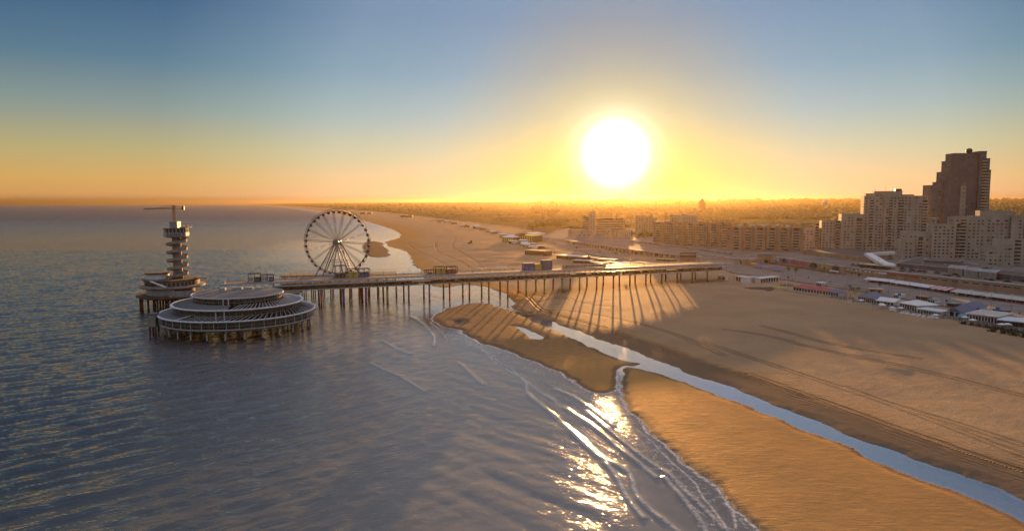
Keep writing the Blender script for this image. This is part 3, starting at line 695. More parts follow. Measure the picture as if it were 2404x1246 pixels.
for s_ in (-1, 1):
    h_ = MB().tube((0, 2.0 * s_, 0), (0, 3.2 * s_, 0), 1.7, n=20).tube((0, 4.2 * s_, 0), (0, 5.0 * s_, 0), 1.9 if s_ < 0 else 1.5, n=20).build('hub', wmm, wh, True)
gd = None
for k in range(36):
    a = 2 * math.pi * (k + .5) / 36; l_ = ((RW - 0.2) * math.cos(a), 0, (RW - 0.2) * math.sin(a))
    if gd is None:
        gd = MB().sphere((0, 0, -0.75), 0.98, 12, 8, 1.0).build('gondola', mat('gondola_shell', (0.10, 0.09, 0.095), 0.3, noise=0.2), wh, True, l_)
        w2 = MB().lathe([(1.0, -0.95), (1.03, -0.7), (1.0, -.35), (0.95, -.6)], 14).build('window', 'glass', gd, True)
        h2 = MB().box(-.12, .12, -1.0, 1.0, -.05, .25).build('hanger', 'dark', gd)
    else:
        g = inst(gd, l_, wh)
        for s in (w2, h2): c = s.copy(); COL.objects.link(c); c.parent = g
# A-frames
for y, xs in ((-4.6, (-11.5, -7.2, 5.0, 8.8)), (4.6, (-9.5, -5.5, 6.0, 10.5))):
    for x in xs: MB().tube((x * .06, y, 0), (x * 1.06, y * 2.0 + (x * .1), -20.9), .36, .3, n=8).build('leg', wmm, wh, True)
for y in (-7.2, 7.2): MB().tube((-7.2, y, -12), (6.4, y, -12), .14, n=6).build('brace', wmm, wh)
MB().box(-14, 14, -10, 10, -20.98, -20.1).build('base_frame', 'steel', wh)

# ------------------------------------------------------------------ round pavilion on piles (near)
pc = Vector((-134, 332)); PV = thing('round_pavilion', 'three tiered round glass pavilion on piles in the sea', 'pavilion', (pc.x, pc.y, 0), 0)
def tier(nm, R_, zf, zr, Rw, cx=0, cy=0):
    """floor slab, glazed wall with mullions, and a pale rim"""
fr = 'white_metal'
# lowest tier
MB().lathe([(3, 5.1), (34.5, 5.1), (35.4, 5.6), (35.4, 5.9), (3, 5.9)], 96).build('floor_slab', 'concrete', PV, True)
MB().lathe([(35.42, 5.95), (35.6, 5.95), (35.6, 6.2), (35.42, 6.2)], 96).build('lower_rim', fr, PV)
MB().lathe([(34.3, 5.9), (34.3, 9.3)], 96, close=False).build('outer_glazing', 'glass_brown', PV)
def mullions(r, z0, z1, n, w=.13, a0=0, a1=2 * math.pi):
    b = MB()
    for k in range(n):
        a = a0 + (a1 - a0) * k / n; b.tube((r * math.cos(a), r * math.sin(a), z0), (r * math.cos(a), r * math.sin(a), z1), w, n=4)
    return b
b = mullions(34.4, 5.9, 9.3, 56, .08); b.lathe([(34.35, 7.4), (34.5, 7.4), (34.5, 7.55), (34.35, 7.55)], 96); b.build('outer_mullions', 'concrete', PV)
MB().lathe([(35.2, 9.15), (36.1, 9.3), (36.3, 9.75), (36.0, 10.05), (35.2, 9.95)], 96).build('outer_rim', fr, PV, True)
b = mullions(35.5, 5.9, 9.2, 42, .1); b.build('outer_posts', fr, PV)
# second tier wall + roof rim
MB().lathe([(28.6, 8.4), (28.6, 13.4)], 96, close=False).build('middle_glazing', 'glass_brown', PV)
b = mullions(28.7, 8.4, 13.5, 66, .1); b.lathe([(28.65, 11.0), (28.8, 11.0), (28.8, 11.2), (28.65, 11.2)], 96); b.build('middle_mullions', 'concrete', PV)
MB().lathe([(29.2, 13.3), (30.3, 13.5), (30.5, 13.9), (30.2, 14.2), (29.2, 14.1)], 96).build('middle_rim', fr, PV, True)
# third tier drum and top roof
MB().lathe([(20.2, 13.6), (20.2, 17.4)], 96, cx=-1.5, cy=3, close=False).build('upper_glazing', 'glass_brown', PV)
b = MB()
for k in range(54):
    a = 2 * math.pi * k / 54; b.tube((-1.5 + 20.3 * math.cos(a), 3 + 20.3 * math.sin(a), 13.6), (-1.5 + 20.3 * math.cos(a), 3 + 20.3 * math.sin(a), 17.4), .09, n=4)
b.lathe([(20.25, 15.4), (20.4, 15.4), (20.4, 15.6), (20.25, 15.6)], 96, cx=-1.5, cy=3)
b.build('upper_mullions', 'concrete', PV)
MB().lathe([(0.01, 18.3), (21.0, 17.75), (21.0, 17.4), (0.01, 17.3)], 96, cx=-1.5, cy=3).build('top_roof', 'roof', PV)
MB().lathe([(21.0, 17.3), (21.35, 17.35), (21.35, 17.85), (21.0, 17.85)], 96, cx=-1.5, cy=3).build('top_rim', fr, PV)
# solid roof wedges on the left, open slatted roofs on the right
MB().lathe([(20.0, 15.0), (29.3, 14.0), (29.3, 13.7), (20.0, 14.7)], 60, a0=R(150), a1=R(282)).build('middle_roof', 'roof', PV)
MB().lathe([(20.0, 14.9), (29.3, 13.9), (29.3, 13.6), (20.0, 14.6)], 60, a0=R(40), a1=R(150)).build('back_roof', 'roof_dark', PV)
b = MB()
for k in range(62):
    a = R(150 + 132 * k / 62); c, s_ = math.cos(a), math.sin(a); d = Vector((math.cos(R(-35)), math.sin(R(-35))))
    b.tube((20.4 * c, 20.4 * s_, 14.98), (29.3 * c, 29.3 * s_, 14.07), .07, n=4)
b.build('standing_seam', 'steel', PV)
def slats(a0, a1, n, r0, z0, r1, z1, tw=R(14)):
    b = MB()
    for k in range(n):
        a = a0 + (a1 - a0) * k / (n - 1); b.tube((r0 * math.cos(a + tw), r0 * math.sin(a + tw), z0), (r1 * math.cos(a), r1 * math.sin(a), z1), .11, n=4)
    return b
slats(R(284), R(400), 30, 20.6, 15.0, 29.6, 13.9, R(10)).build('middle_slats', fr, PV)
MB().lathe([(20.0, 13.3), (29.2, 13.1), (29.2, 12.9), (20.0, 13.1)], 60, a0=R(282), a1=R(400)).build('middle_terrace', 'roof_dark', PV)
MB().lathe([(28.0, 10.9), (35.2, 9.85), (35.2, 9.6), (28.0, 10.6)], 60, a0=R(170), a1=R(243)).build('lower_roof', 'roof', PV)
b = slats(R(246), R(420), 40, 28.6, 11.0, 35.5, 9.8, R(9)); b.tube((28.6 * math.cos(R(246)), 28.6 * math.sin(R(246)), 11), (35.5 * math.cos(R(243)), 35.5 * math.sin(R(243)), 9.9), .3, n=5); b.build('lower_slats', fr, PV)
MB().lathe([(28.0, 7.6), (34.2, 7.4), (34.2, 7.2), (28.0, 7.4)], 60, a0=R(243), a1=R(530)).build('lower_terrace', 'roof_dark', PV)
a = R(276); c, s_ = math.cos(a), math.sin(a)
for w in (-1.2, 1.2):
    MB().tube((20.8 * c + w, 20.8 * s_, 13.9), (20.8 * c + w, 20.8 * s_, 17.6), .25, n=6).build('frame_column', fr, PV)
    MB().tube((28.9 * c + w * 1.6, 28.9 * s_ - .5, 7.4), (28.9 * c + w * 1.6, 28.9 * s_ - .5, 13.6), .25, n=6).build('frame_column', fr, PV)

for (x, y, s1, s2, h) in ((-14, 10, 3, 2, 1.3), (-9, 14, 5, 1.6, 1.0), (-3, 15, 4, 2, .9), (4, 12, 2, 2, 1.2)):
    MB().box(x, x + s1, y, y + s2, 18.0, 18.0 + h).build('roof_vent', 'pale_concrete', PV)
pile = None
for n_, r_, m_ in ((26, 33.0, 'pale_concrete'), (20, 26.0, 'concrete'), (14, 18.0, 'concrete'), (8, 9.5, 'concrete')):
    k0 = None
    for k in range(n_):
        a = 2 * math.pi * (k + .3) / n_; l_ = (r_ * math.cos(a), r_ * math.sin(a), 0)
        if k0 is None: k0 = MB().tube((0, 0, -1.6), (0, 0, 5.1), .42, n=8).build('pile', m_, PV, True, l_); fo = MB().tube((0, 0, -1.6), (0, 0, .9), .47, n=8).build('weed_band', 'rust', k0, True)
        else:
            c = inst(k0, l_, PV); d = fo.copy(); COL.objects.link(d); d.parent = c
b = MB()
for k in range(13): b.box(-32 + k * 5.2, -31.5 + k * 5.2, -math.sqrt(max(1, 33 ** 2 - (-32 + k * 5.2) ** 2)), math.sqrt(max(1, 33 ** 2 - (-32 + k * 5.2) ** 2)), 4.4, 5.09)
b.build('beam', 'concrete', PV)
# stair tower at its left side
st = thing('stair_block', 'grey concrete stair block on tall piles at the left edge of the round pavilion', 'stair block', (-166, 311, 0), R(10))
MB().box(-1.5, 1.5, 0, 5, 5.2, 10.8).build('wall', 'concrete', st); MB().box(-1.8, 1.8, -.3, 5.3, 10.803, 11.1).build('roof', 'roof', st)
for x, y in ((-1.2, .4), (1.2, .4), (-1.2, 4.6), (1.2, 4.6)): MB().tube((x, y, -1.6), (x, y, 5.2), .45, n=8).build('pile', 'rust', st, True)

# ------------------------------------------------------------------ link deck between pier head, pavilion and bungee island
lk_ = thing('link_deck', 'low deck on piles joining the pier head to the bungee tower island and round pavilion', 'deck', (-172, 378, 0), R(12))
MB().box(-16, 52, -8, 14, 10.6, 11.3).build('deck', 'wood', lk_)
f = MB()
for k in range(28): f.box(-16 + k * 2.5, -15.94 + k * 2.5, 13.9, 13.96, 11.3, 12.5)
f.box(-16, 52, 13.9, 13.96, 12.45, 12.53)
f.build('railing', 'steel', lk_)
MB().box(2, 34, -4, 4, 11.3, 13.6).build('service_room', 'cream', lk_); MB().box(1.5, 34.5, -4.5, 4.5, 13.603, 13.9).build('roof', 'roof_dark', lk_)
MB().box(-15, -3, -7, -6.8, 11.3, 14.2).build('glass_screen', 'glass_pale', lk_)
l0 = None
for k in range(10):
    for y in (-6, 3, 12):
        if l0 is None: l0 = MB().tube((0, 0, -1.6), (0, 0, 10.6), .4, n=8).build('pile', 'brown', lk_, True, (-14 + k * 7, y, 0))
        else: inst(l0, (-14 + k * 7, y, 0), lk_)

# ------------------------------------------------------------------ bungee tower and its island
tY = 397.0; tc = atY(418, 640, tY)
isl = thing('tower_island', 'two tier concrete island on dark piles with curved white rooms, left of the round pavilion', 'pier island', (tc.x - 3.5, tY, 0), 0)
MB().lathe([(.5, 7.6), (17.4, 7.6), (19.2, 8.3), (19.2, 9.4), (.5, 9.4)], 40).build('lower_floor', 'brown', isl)
MB().lathe([(13.8, 9.4), (14.0, 13.2), (.5, 13.2), (.5, 9.4)], 40, a0=R(150), a1=R(300)).build('lower_room', 'pale_steel', isl)
MB().lathe([(11.8, 9.4), (12.0, 13.2), (.5, 13.2), (.5, 9.4)], 40, a0=R(300), a1=R(510)).build('back_room', 'rust', isl)
MB().lathe([(.5, 13.2), (16.4, 13.2), (17.6, 13.8), (17.6, 14.7), (.5, 14.7)], 40).build('middle_floor', 'tower_render', isl)
g = MB().lathe([(14.4, 14.7), (14.6, 17.6), (.5, 17.6), (.5, 14.7)], 40).build('upper_room', 'tower_render', isl)
b = MB()
for k in range(9): b.lathe([(14.62, 15.0), (14.62, 16.9), (14.7, 16.9), (14.7, 15.0)], 2, a0=R(200 + k * 7), a1=R(206 + k * 7))
b.build('window_band', 'glass', g)
b = MB()
for k in range(8): b.lathe([(14.62, 14.9), (14.62, 16.8), (14.7, 16.8), (14.7, 14.9)], 2, a0=R(278 + k * 9), a1=R(283 + k * 9))
b.build('door', 'dark', g)
MB().lathe([(.5, 17.6), (15.6, 17.6), (16.0, 18.1), (.5, 18.1)], 40).build('top_deck', 'brown', isl)
g = MB().lathe([(6.2, 18.1), (6.2, 21.2), (.2, 21.2), (.2, 18.1)], 30, cx=-7.5, cy=-2).build('round_room', 'white', isl)
MB().lathe([(6.8, 21.2), (6.9, 21.8), (.2, 21.9), (.2, 21.2)], 30, cx=-7.5, cy=-2).build('roof', 'rust', g)
b = MB().prism([(13.5, -2.5), (21, -1.5), (21, 1.8), (13.5, 2.5)], 18.103, 18.6); b.tube((20.5, -.8, 7), (20.5, -.8, 18.1), .12, n=5); b.build('overhang_deck', 'wood', isl)
b = MB()
for r_, z_ in ((18.9, 9.4), (17.3, 14.7), (15.6, 18.1)):
    b.lathe([(r_, z_ + 1.1), (r_ + .06, z_ + 1.1), (r_ + .06, z_ + 1.17), (r_, z_ + 1.17)], 40)
    for k in range(40): a = 2 * math.pi * k / 40; b.tube((r_ * math.cos(a), r_ * math.sin(a), z_), (r_ * math.cos(a), r_ * math.sin(a), z_ + 1.1), .04, n=4)
b.build('railing', 'brown', isl)
b = MB().prism([(-5, -15.8), (-3.5, -15.8), (5.5, -17.8), (4, -17.8)], [17.8, 17.8, 14.8, 14.8], [18.3, 18.3, 15.3, 15.3]); b.build('stair', 'white', isl)
i0 = None
for n_, r_ in ((18, 17.0), (10, 10.5), (4, 4)):
    for k in range(n_):
        a = 2 * math.pi * (k + .4) / n_
        if i0 is None: i0 = MB().tube((0, 0, -1.6), (0, 0, 7.6), .62, n=9).build('pile', 'rust', isl, True, (r_ * math.cos(a), r_ * math.sin(a), 0))
        else: inst(i0, (r_ * math.cos(a), r_ * math.sin(a), 0), isl)

tw = thing('bungee_tower', 'white lookout tower wrapped in a spiral stair with a crane on top', 'tower', (tc.x, tY, 18.0), 0)
MB().lathe([(2.9, 0), (2.5, 6), (2.4, 25), (.1, 25), (.1, 0)], 24).build('shaft', 'tower_render', tw, True)
def helix(turns, z0, z1, r0, r1, th, par=0, ph=0.0, n=150):
    b = MB()
    for k in range(n + 1):
        t = k / n; a = ph + turns * 2 * math.pi * t; z = z0 + (z1 - z0) * t; c, s_ = math.cos(a), math.sin(a)
        b.v += [(r0 * c, r0 * s_, z), (r1 * c, r1 * s_, z - .1), (r1 * c, r1 * s_, z + th + par), ((r1 - .18) * c, (r1 - .18) * s_, z + th + par), ((r1 - .18) * c, (r1 - .18) * s_, z + th), (r0 * c, r0 * s_, z + th)]
        if k:
            o = 6 * k
            for u in range(6): w = (u + 1) % 6; b.f.append((o - 6 + u, o - 6 + w, o + w, o + u))
    b.f.append(tuple(range(6))); b.f.append(tuple(6 * n + i for i in reversed(range(6)))); return b
helix(5.0, .3, 24.2, 2.35, 5.7, .35, 1.05, R(200)).build('spiral_stair', 'tower_render', tw)
MB().lathe([(.2, 24.2), (5.2, 24.2), (6.9, 24.9), (7.0, 27.0), (.2, 27.0)], 10, a0=R(18), a1=R(378)).build('pod_floor', 'pale_steel', tw)
MB().lathe([(.2, 27.0), (6.2, 27.0), (6.2, 29.2), (.2, 29.2)], 10, a0=R(18), a1=R(378)).build('pod_glazing', 'glass', tw)
b = MB()
for k in range(20): a = 2 * math.pi * (k + .5) / 20 ; b.tube((6.4 * math.cos(a), 6.4 * math.sin(a), 27), (6.4 * math.cos(a), 6.4 * math.sin(a), 29.2), .13, n=4)
b.build('pod_mullions', 'white_metal', tw)
MB().lathe([(.2, 29.2), (6.9, 29.2), (7.0, 29.7), (.2, 29.7)], 10, a0=R(18), a1=R(378)).build('pod_roof', 'steel', tw)
MB().box(-2.6, 1.9, -2.2, 2.2, 29.7, 33.2).build('plant_room', 'steel', tw)
MB().box(3, 8.4, -1.6, 2.4, 29.7, 30.1).build('jump_platform', 'brown', tw)
b = MB()
for x in (3.2, 5.7, 8.2):
    for y in (-1.5, 2.3): b.box(x - .05, x + .05, y - .05, y + .05, 30.1, 31.5)
b.box(3, 8.4, -1.55, -1.47, 31.4, 31.5); b.box(3, 8.4, 2.27, 2.35, 31.4, 31.5); b.build('jump_railing', 'dark', tw)
# crane
cr_ = MB(); 
for x in (-.55, .55):
    for y in (-.55, .55): cr_.tube((x - .6, y, 33.2), (x - .6, y, 42.6), .16, n=4)
for k in range(8):
    z = 33.4 + k * 1.15
    for y in (-.55, .55): cr_.tube((-1.15, y, z), (-.05, y, z + 1.15), .05, n=4); cr_.tube((-.05, y, z), (-1.15, y, z + 1.15), .05, n=4)
cr_.build('crane_mast', 'rust', tw)
j = MB()
for y, z in ((-.5, 40.6), (.5, 40.6), (0, 41.5)): j.tube((-18.2, y * .3, 40.2 + (z - 40.6) * .3), (-.6, y, z), .15, n=4); j.tube((-.6, y, z), (5.2, y, z - .1), .15, n=4)
for k in range(16): x = -17.5 + k * 1.1; j.tube((x, -.3, 40.4), (x + .55, 0, 41.1), .08, n=4); j.tube((x + .55, 0, 41.1), (x + 1.1, .3, 40.5), .04, n=4)
j.tube((-.6, 0, 42.9), (-10, 0, 41.2), .07, n=4); j.tube((-.6, 0, 42.9), (4.6, 0, 41.3), .035, n=4)
j.build('crane_jib', 'rust', tw)
MB().box(4.2, 5.4, -.6, .6, 39.9, 42.1).build('counterweight', 'dark', tw)
# lettering round the parapet
for k, chh in enumerate('BUNGY'):
    a = R(258 + k * 17.5)
    cu = bpy.data.curves.new('letter', 'FONT'); cu.body = chh; cu.size = 2.3; cu.extrude = .05; cu.offset = .05; cu.align_x = 'CENTER'; cu.align_y = 'CENTER'
    tmp = bpy.data.objects.new('tmp', cu); COL.objects.link(tmp)
    bpy.context.view_layer.update(); me = bpy.data.meshes.new_from_object(tmp.evaluated_get(bpy.context.evaluated_depsgraph_get()))
    bpy.data.objects.remove(tmp); me.materials.clear(); me.materials.append(M['dark'])
    o = bpy.data.objects.new('letter', me); COL.objects.link(o); o.parent = tw
    o.location = (7.12 * math.cos(a), 7.12 * math.sin(a), 26.0); o.rotation_euler = (R(90), 0, a + R(90))
# ------------------------------------------------------------------ town buildings
WIN = {}
def win_mesh(w, h, m):                       # one window: pane set in a thin frame, shared by all like it
    k = (round(w, 2), round(h, 2), m)
    if k not in WIN:
        b = MB().box(-w / 2, w / 2, -.06, 0, 0, h); me = b
        WIN[k] = b
    return k
def block(name, label, A, B, depth, z0, vols, wall, wpitch=3.6, fh=3.0, limit=60, balc=(), group=None, roof='roof', wh_=1.4, ww=1.5, pale=0.35, skip=0.12, cat='building', inset=1.0, lines=True):
    """A, B: feet of the facade (left, right). vols: (u0, u1, y0, y1, height[, base]) with u in metres along the facade."""
    A = Vector(A[:2]); B = Vector(B[:2]); d = B - A; rz = math.atan2(d.y, d.x)
    t = thing(name, label, cat, (A.x, A.y, z0), rz, group)
    b = MB(); rf = MB(); pr = MB(); ln = MB(); bal = MB(); cand = []
    for v in vols:
        u0, u1, y0, y1, h = v[:5]; zb = v[5] if len(v) > 5 else -1.5
        b.box(u0, u1, y0, y1, zb, h)
        rf.box(u0 + .35, u1 - .35, y0 + .35, y1 - .35, h + .003, h + .08)
        for (a0, a1, c0, c1) in ((u0 - .1, u1 + .1, y0 - .1, y0 + .3), (u0 - .1, u1 + .1, y1 - .3, y1 + .1), (u0 - .1, u0 + .3, y0 + .303, y1 - .303), (u1 - .3, u1 + .1, y0 + .303, y1 - .303)):
            pr.box(a0, a1, c0, c1, h - .25, h + .85)
        pr.build('parapet', wall, t); pr = MB()
        nf = int((h - max(zb, 0)) / fh); nb = max(1, int((u1 - u0 - inset) / wpitch))
        off = ((u1 - u0) - nb * wpitch) / 2 + wpitch / 2
        for f in range(nf):
            zz = max(zb, 0) + f * fh + .9
            if lines and f: ln.box(u0, u1, y0 - .05, y0 - .003, zz - 1.0, zz - .82)
            for k in range(nb):
                if random.random() < skip: continue
                cand.append((u0 + off + k * wpitch, y0, zz, 0))
        ns = max(0, int((min(y1 - y0, 22) - 1) / wpitch))      # the left flank, seen from the sea
        for f in range(nf):
            for k in range(ns):
                if random.random() < .35: cand.append((u0, y0 + 2 + k * wpitch, max(zb, 0) + f * fh + .9, 1))
    nbal = 0; bsrc = {}
    for (u, n_, z_a, z_b, yy) in balc:
        if z_b - z_a > 6: MB().box(u + .2, u + n_ - .2, yy - .12, yy - .003, z_a - 1, z_b + 1.6).build('balcony_recess_shade', 'glass_brown', t)  # dark strip put in as the shade of the recess behind the balconies
    for (u, n_, z_a, z_b, yy) in balc:
        z_ = z_a
        while z_ < z_b:
            if nbal < 60:
                kk = (round(n_, 1))
                if kk not in bsrc: bsrc[kk] = MB().box(0, n_, -1.35, -.003, 0, .2).box(0, n_, -1.35, -1.25, .2, 1.1).build('balcony', 'pale_concrete', t, False, (u, yy, z_))
                else: inst(bsrc[kk], (u, yy, z_), t)
            else: bal.box(u, u + n_, yy - 1.35, yy - .003, z_, z_ + .2).box(u, u + n_, yy - 1.35, yy - 1.25, z_ + .2, z_ + 1.1)
            nbal += 1
            z_ += fh
    b.build('wall', wall, t); r_ = rf.build('roof', roof, t)
    if lines and ln.v: ln.build('floor_band', 'pale_concrete' if wall != 'brick_dark' else 'concrete', t)
    if bal.v: tag(bal.build('more_balconies', 'pale_concrete', t), kind='stuff')
    # remove windows buried inside a neighbouring volume
    def buried(c):
        for v in vols:
            zb = v[5] if len(v) > 5 else -1.5
            if c[3] == 0 and v[0] < c[0] < v[1] and v[2] < c[1] - .2 < v[3] and c[2] + .5 < v[4] and c[2] > zb: return True
            if c[3] == 1 and v[2] < c[1] < v[3] and v[0] < c[0] - .2 < v[1] and c[2] + .5 < v[4] and c[2] > zb: return True
        return False
    cand = [c for c in cand if not buried(c) and not (c[3] == 0 and any(u - .8 < c[0] < u + n_ + .8 and z_a - 1.5 < c[2] < z_b + 1.6 for (u, n_, z_a, z_b, yy) in balc))]
    front = [c for c in cand if c[3] == 0]; random.shuffle(front); chosen = front[:limit]; rest = front[limit:] + [c for c in cand if c[3] == 1]
    src = {}
    for (u, y, z, s) in chosen:
        mm = 'glass_pale' if random.random() < pale else 'glass'; wd = ww * random.choice((.6, .8, 1, 1.7))
        k = (mm, round(wd, 2))
        if k not in src: src[k] = MB().box(-wd / 2, wd / 2, -.09, -.003, 0, wh_).build('window', mm, t, False, (u, y, z))
        else: inst(src[k], (u, y, z), t)
    q = MB()
    for (u, y, z, s) in rest:
        if s == 0: q.box(u - ww / 2, u + ww / 2, y - .09, y - .003, z, z + wh_)
        else: q.box(u - .09, u - .003, y - ww / 2, y + ww / 2, z, z + wh_)
    if q.v: tag(q.build('small_window', 'glass', t), kind='stuff')
    return t
def roof_box(t, x0, x1, y0, y1, z, h, m='concrete', nm='roof_house'):
    return MB().box(x0, x1, y0, y1, z + .1, z + h).build(nm, m, t)
def mast(t, x, y, z, h): return MB().tube((x, y, z), (x, y, z + h), .12, .05, n=5).build('antenna', 'dark', t)
def px2w(pxa, pxb, Y): return (pxb - pxa) / FPX * Y

# long apartment block, far half
A = at(1532, 573, 9); B = at(1715, 582, 9); w = (B - A).length
vl = []; n = 7
for k in range(n): vl.append((w * k / n, w * (k + 1) / n - .4, (k % 2) * 1.6, 13, 26.5 + (k % 3) * .6))
t = block('apartment_block', 'long ochre apartment block with stacked balconies, the part nearer the sun', A, B, 13, 9, vl, 'brick_red', 3.3, 2.9, 90, [(w * (k + .28) / n, w / n * .42, 3, 25, (k % 2) * 1.6) for k in range(n)], skip=.05)
for k in range(1, n): roof_box(t, w * k / n - 2, w * k / n + 2, 4, 9, 26.8, 2.6, 'concrete', 'lift_house')
A = at(1715, 586, 9); B = at(1883, 591, 9); w = (B - A).length
vl = [(w * k / 6, w * (k + 1) / 6 - .4, (k % 2) * 1.8, 13, 24.2) for k in range(6)]
t = block('apartment_block', 'red brown apartment block with white balconies and roof lift houses left of the stepped block', A, B, 13, 9, vl, 'brick_red', 3.3, 2.9, 90, [(w * (k + .22) / 6, w / 6 * .5, 3, 23, (k % 2) * 1.8) for k in range(6)], skip=.05)
for k in range(5): roof_box(t, w * (k + .75) / 6 - 2.2, w * (k + .75) / 6 + 2.2, 4, 9, 24.3, 3.0, 'pale_concrete', 'lift_house')
# slim block and low tower nearer the sun
Y = 1060; A = atY(1490, 552, Y); t = block('apartment_tower', 'pale slab tower with blank end wall left of the long ochre block', (A.x, Y), (A.x + px2w(1490, 1535, Y), Y - 8), 14, 6, [(0, 16, 0, 14, 33), (16, px2w(1490, 1536, Y), 1.5, 15, 31)], 'sandstone', 3.4, 3.0, 40, limit := (), roof='roof') if False else block('apartment_tower', 'pale slab tower with blank end wall left of the long ochre block', (A.x, Y), (A.x + px2w(1490, 1535, Y), Y - 8), 14, 6, [(0, 15, 0, 14, 33), (15.3, px2w(1490, 1536, Y), 1.5, 15, 31)], 'sandstone', 4.4, 3.0, 40)
roof_box(t, 23, 27, 4, 9, 31, 6); mast(t, 25, 6, 37, 5)
Y = 1010; A = atY(1572, 552, Y); t = block('apartment_tower', 'wide low slab with roof house rising behind the long ochre block', (A.x, Y), (A.x + 39, Y - 6), 12, 8, [(0, 16, 0, 12, 31.5), (16.3, 40, 1, 12, 32.5)], 'cream', 4, 3.0, 40)
roof_box(t, 17, 24, 3, 9, 32.6, 3.2)
# hotel tower with sloping balconies
Y = 1080; A = atY(1361, 552, Y)
t = block('hotel', 'slim white hotel tower with stepped balcony wing and flat podium below the sun', (A.x, Y), (A.x + 30, Y - 5), 14, 8, [(14.5, 24.5, 0, 13, 36)] + [(14.2 - 2.4 * 1 - k * .0 - (9 - k) * .6, 14.3, 1 + k * .2, 12, 9 + k * 2.9, 6 + k * 2.9 if k else -1.5) for k in range(8)] + [(-18, 22, -3, 12, 9.5)], 'cream', 3.6, 2.9, 50, [(6, 8, 9, 30, 1)])
mast(t, 19, 6, 36, 7); roof_box(t, 16, 23, 3, 10, 36, 3); mast(t, -13, 3, 9.5, 22)
# red brown block right of it, white terraced houses before it
A = atY(1397, 552, 1120); t = block('apartment_block', 'wide dark ochre slab block between the hotel tower and the pale slab tower', (A.x, 1120), (A.x + 48, 1112), 14, 7, [(0, 48, 0, 14, 27)], 'brick_red', 3.2, 2.9, 70, [(2, 44, 3, 26, 0)])
for k, (a, c, h, m_, lb) in enumerate(((1421, 1434, 13, 'cream', 'tall cream terraced house, leftmost of the row below the ochre slab'), (1434, 1448, 12, 'sandstone', 'sand coloured terraced house with bay windows in the row below the ochre slab'), (1449, 1463, 11.5, 'cream', 'wide cream terraced house, third of the row below the ochre slab'), (1464, 1482, 11.5, 'cream', 'pale terraced house at the right end of the row by the slab tower'))):
    q = atY(a, 556, 1000); block('terraced_house', lb, (q.x, 1000), (q.x + px2w(a, c, 1000), 999), 9, 8, [(0, px2w(a, c, 1000) - .2, 0, 9, h)], m_, 2.8, 3.0, 16, group='terraced houses in the glow below the sun', cat='house')
# stepped apartment complex
Y = 752; X0 = atY(1883, 585, Y).x; dx = lambda px: px2w(1883, px, 742); H_ = lambda py: hgt(2000, py, 742) - 9
A = Vector((X0, Y)); B = Vector((X0 + 127, Y - 36))
t = block('apartment_complex', 'huge stepped sand brick apartment block with masts on its highest roof', A, B, 16, 9,
  [(0, 18.5, 3, 17, H_(537)), (19, 38, 0, 16, H_(520)), (38.2, 60, -2, 16, H_(504)), (60.2, 79, 1, 17, H_(462)), (79.2, 107, -1, 16, H_(459)), (107.2, 121, 1.5, 16, H_(462)), (121.2, 131, 4, 18, H_(513)), (70, 97, 2.5, 14, H_(451), H_(470)), (62, 72, 2.8, 13, H_(456), H_(468))],
  'brick', 3.5, 3.0, 100, [(13, 4, 4, 26, 3), (33, 4.6, 4, 30, 0), (53, 6, 3, 33, -2), (84, 3.6, 3, 52, -1), (93, 5.5, 3, 52, -1), (116, 5, 5, 52, 1.5), (66, 4, 6, 52, 1)], wh_=1.3, ww=1.6, pale=.4)
for x, h in ((72, 7), (82, 9), (89, 6), (95, 7)): mast(t, x, 8, H_(451), h)
roof_box(t, 91, 97, 5, 11, H_(451), 3.2, 'dark')
# right hand complex
Y = 640; X0 = atY(2110, 600, Y).x; H_ = lambda py: hgt(2200, py, 625) - 9
A = Vector((X0, Y)); B = Vector((X0 + 118, Y - 30)); s_ = 1 / FPX * 632
q = lambda px: (px - 2110) * s_
t = block('apartment_complex', 'stepped grey brown apartment block with sunlit roof edges standing before the dark tower', A, B, 16, 9,
  [(q(2110), q(2137), -9, 8, H_(565)), (q(2120), q(2184), 0, 15, H_(548)), (q(2176), q(2226), -3, 14, H_(529)), (q(2222), q(2290), 0, 16, H_(511)), (q(2262), q(2348), 1.5, 15, H_(509)), (q(2278), q(2344), 3, 14, H_(497), H_(512)), (q(2338), q(2450), -2, 16, H_(508))],
  'brick', 3.4, 3.0, 100, [(q(2236), 5, 3, 34, 0), (q(2226) + 1, 3, 3, 30, 0), (q(2336), 6, 3, 36, 0), (q(2150), 4, 3, 18, 0), (q(2362), 5, 3, 36, -2)], wh_=1.3, ww=1.6, pale=.3)
Y = 556; s2 = 1 / FPX * 550; H_ = lambda py: hgt(2350, py, 550) - 9; X0 = atY(2312, 628, Y).x; q = lambda px: (px - 2312) * s2
t = block('apartment_complex', 'sand brick corner block with blank sunlit end walls at the right edge of the view', (X0, Y), (X0 + 60, Y - 14), 14, 9,
  [(q(2312), q(2352), -1, 12, H_(585)), (q(2343), q(2373), 1, 16, H_(565)), (q(2373), q(2460), 6, 18, H_(566))], 'brick', 3.5, 3.0, 60, [(q(2378), 5, 3, 19, 6)])
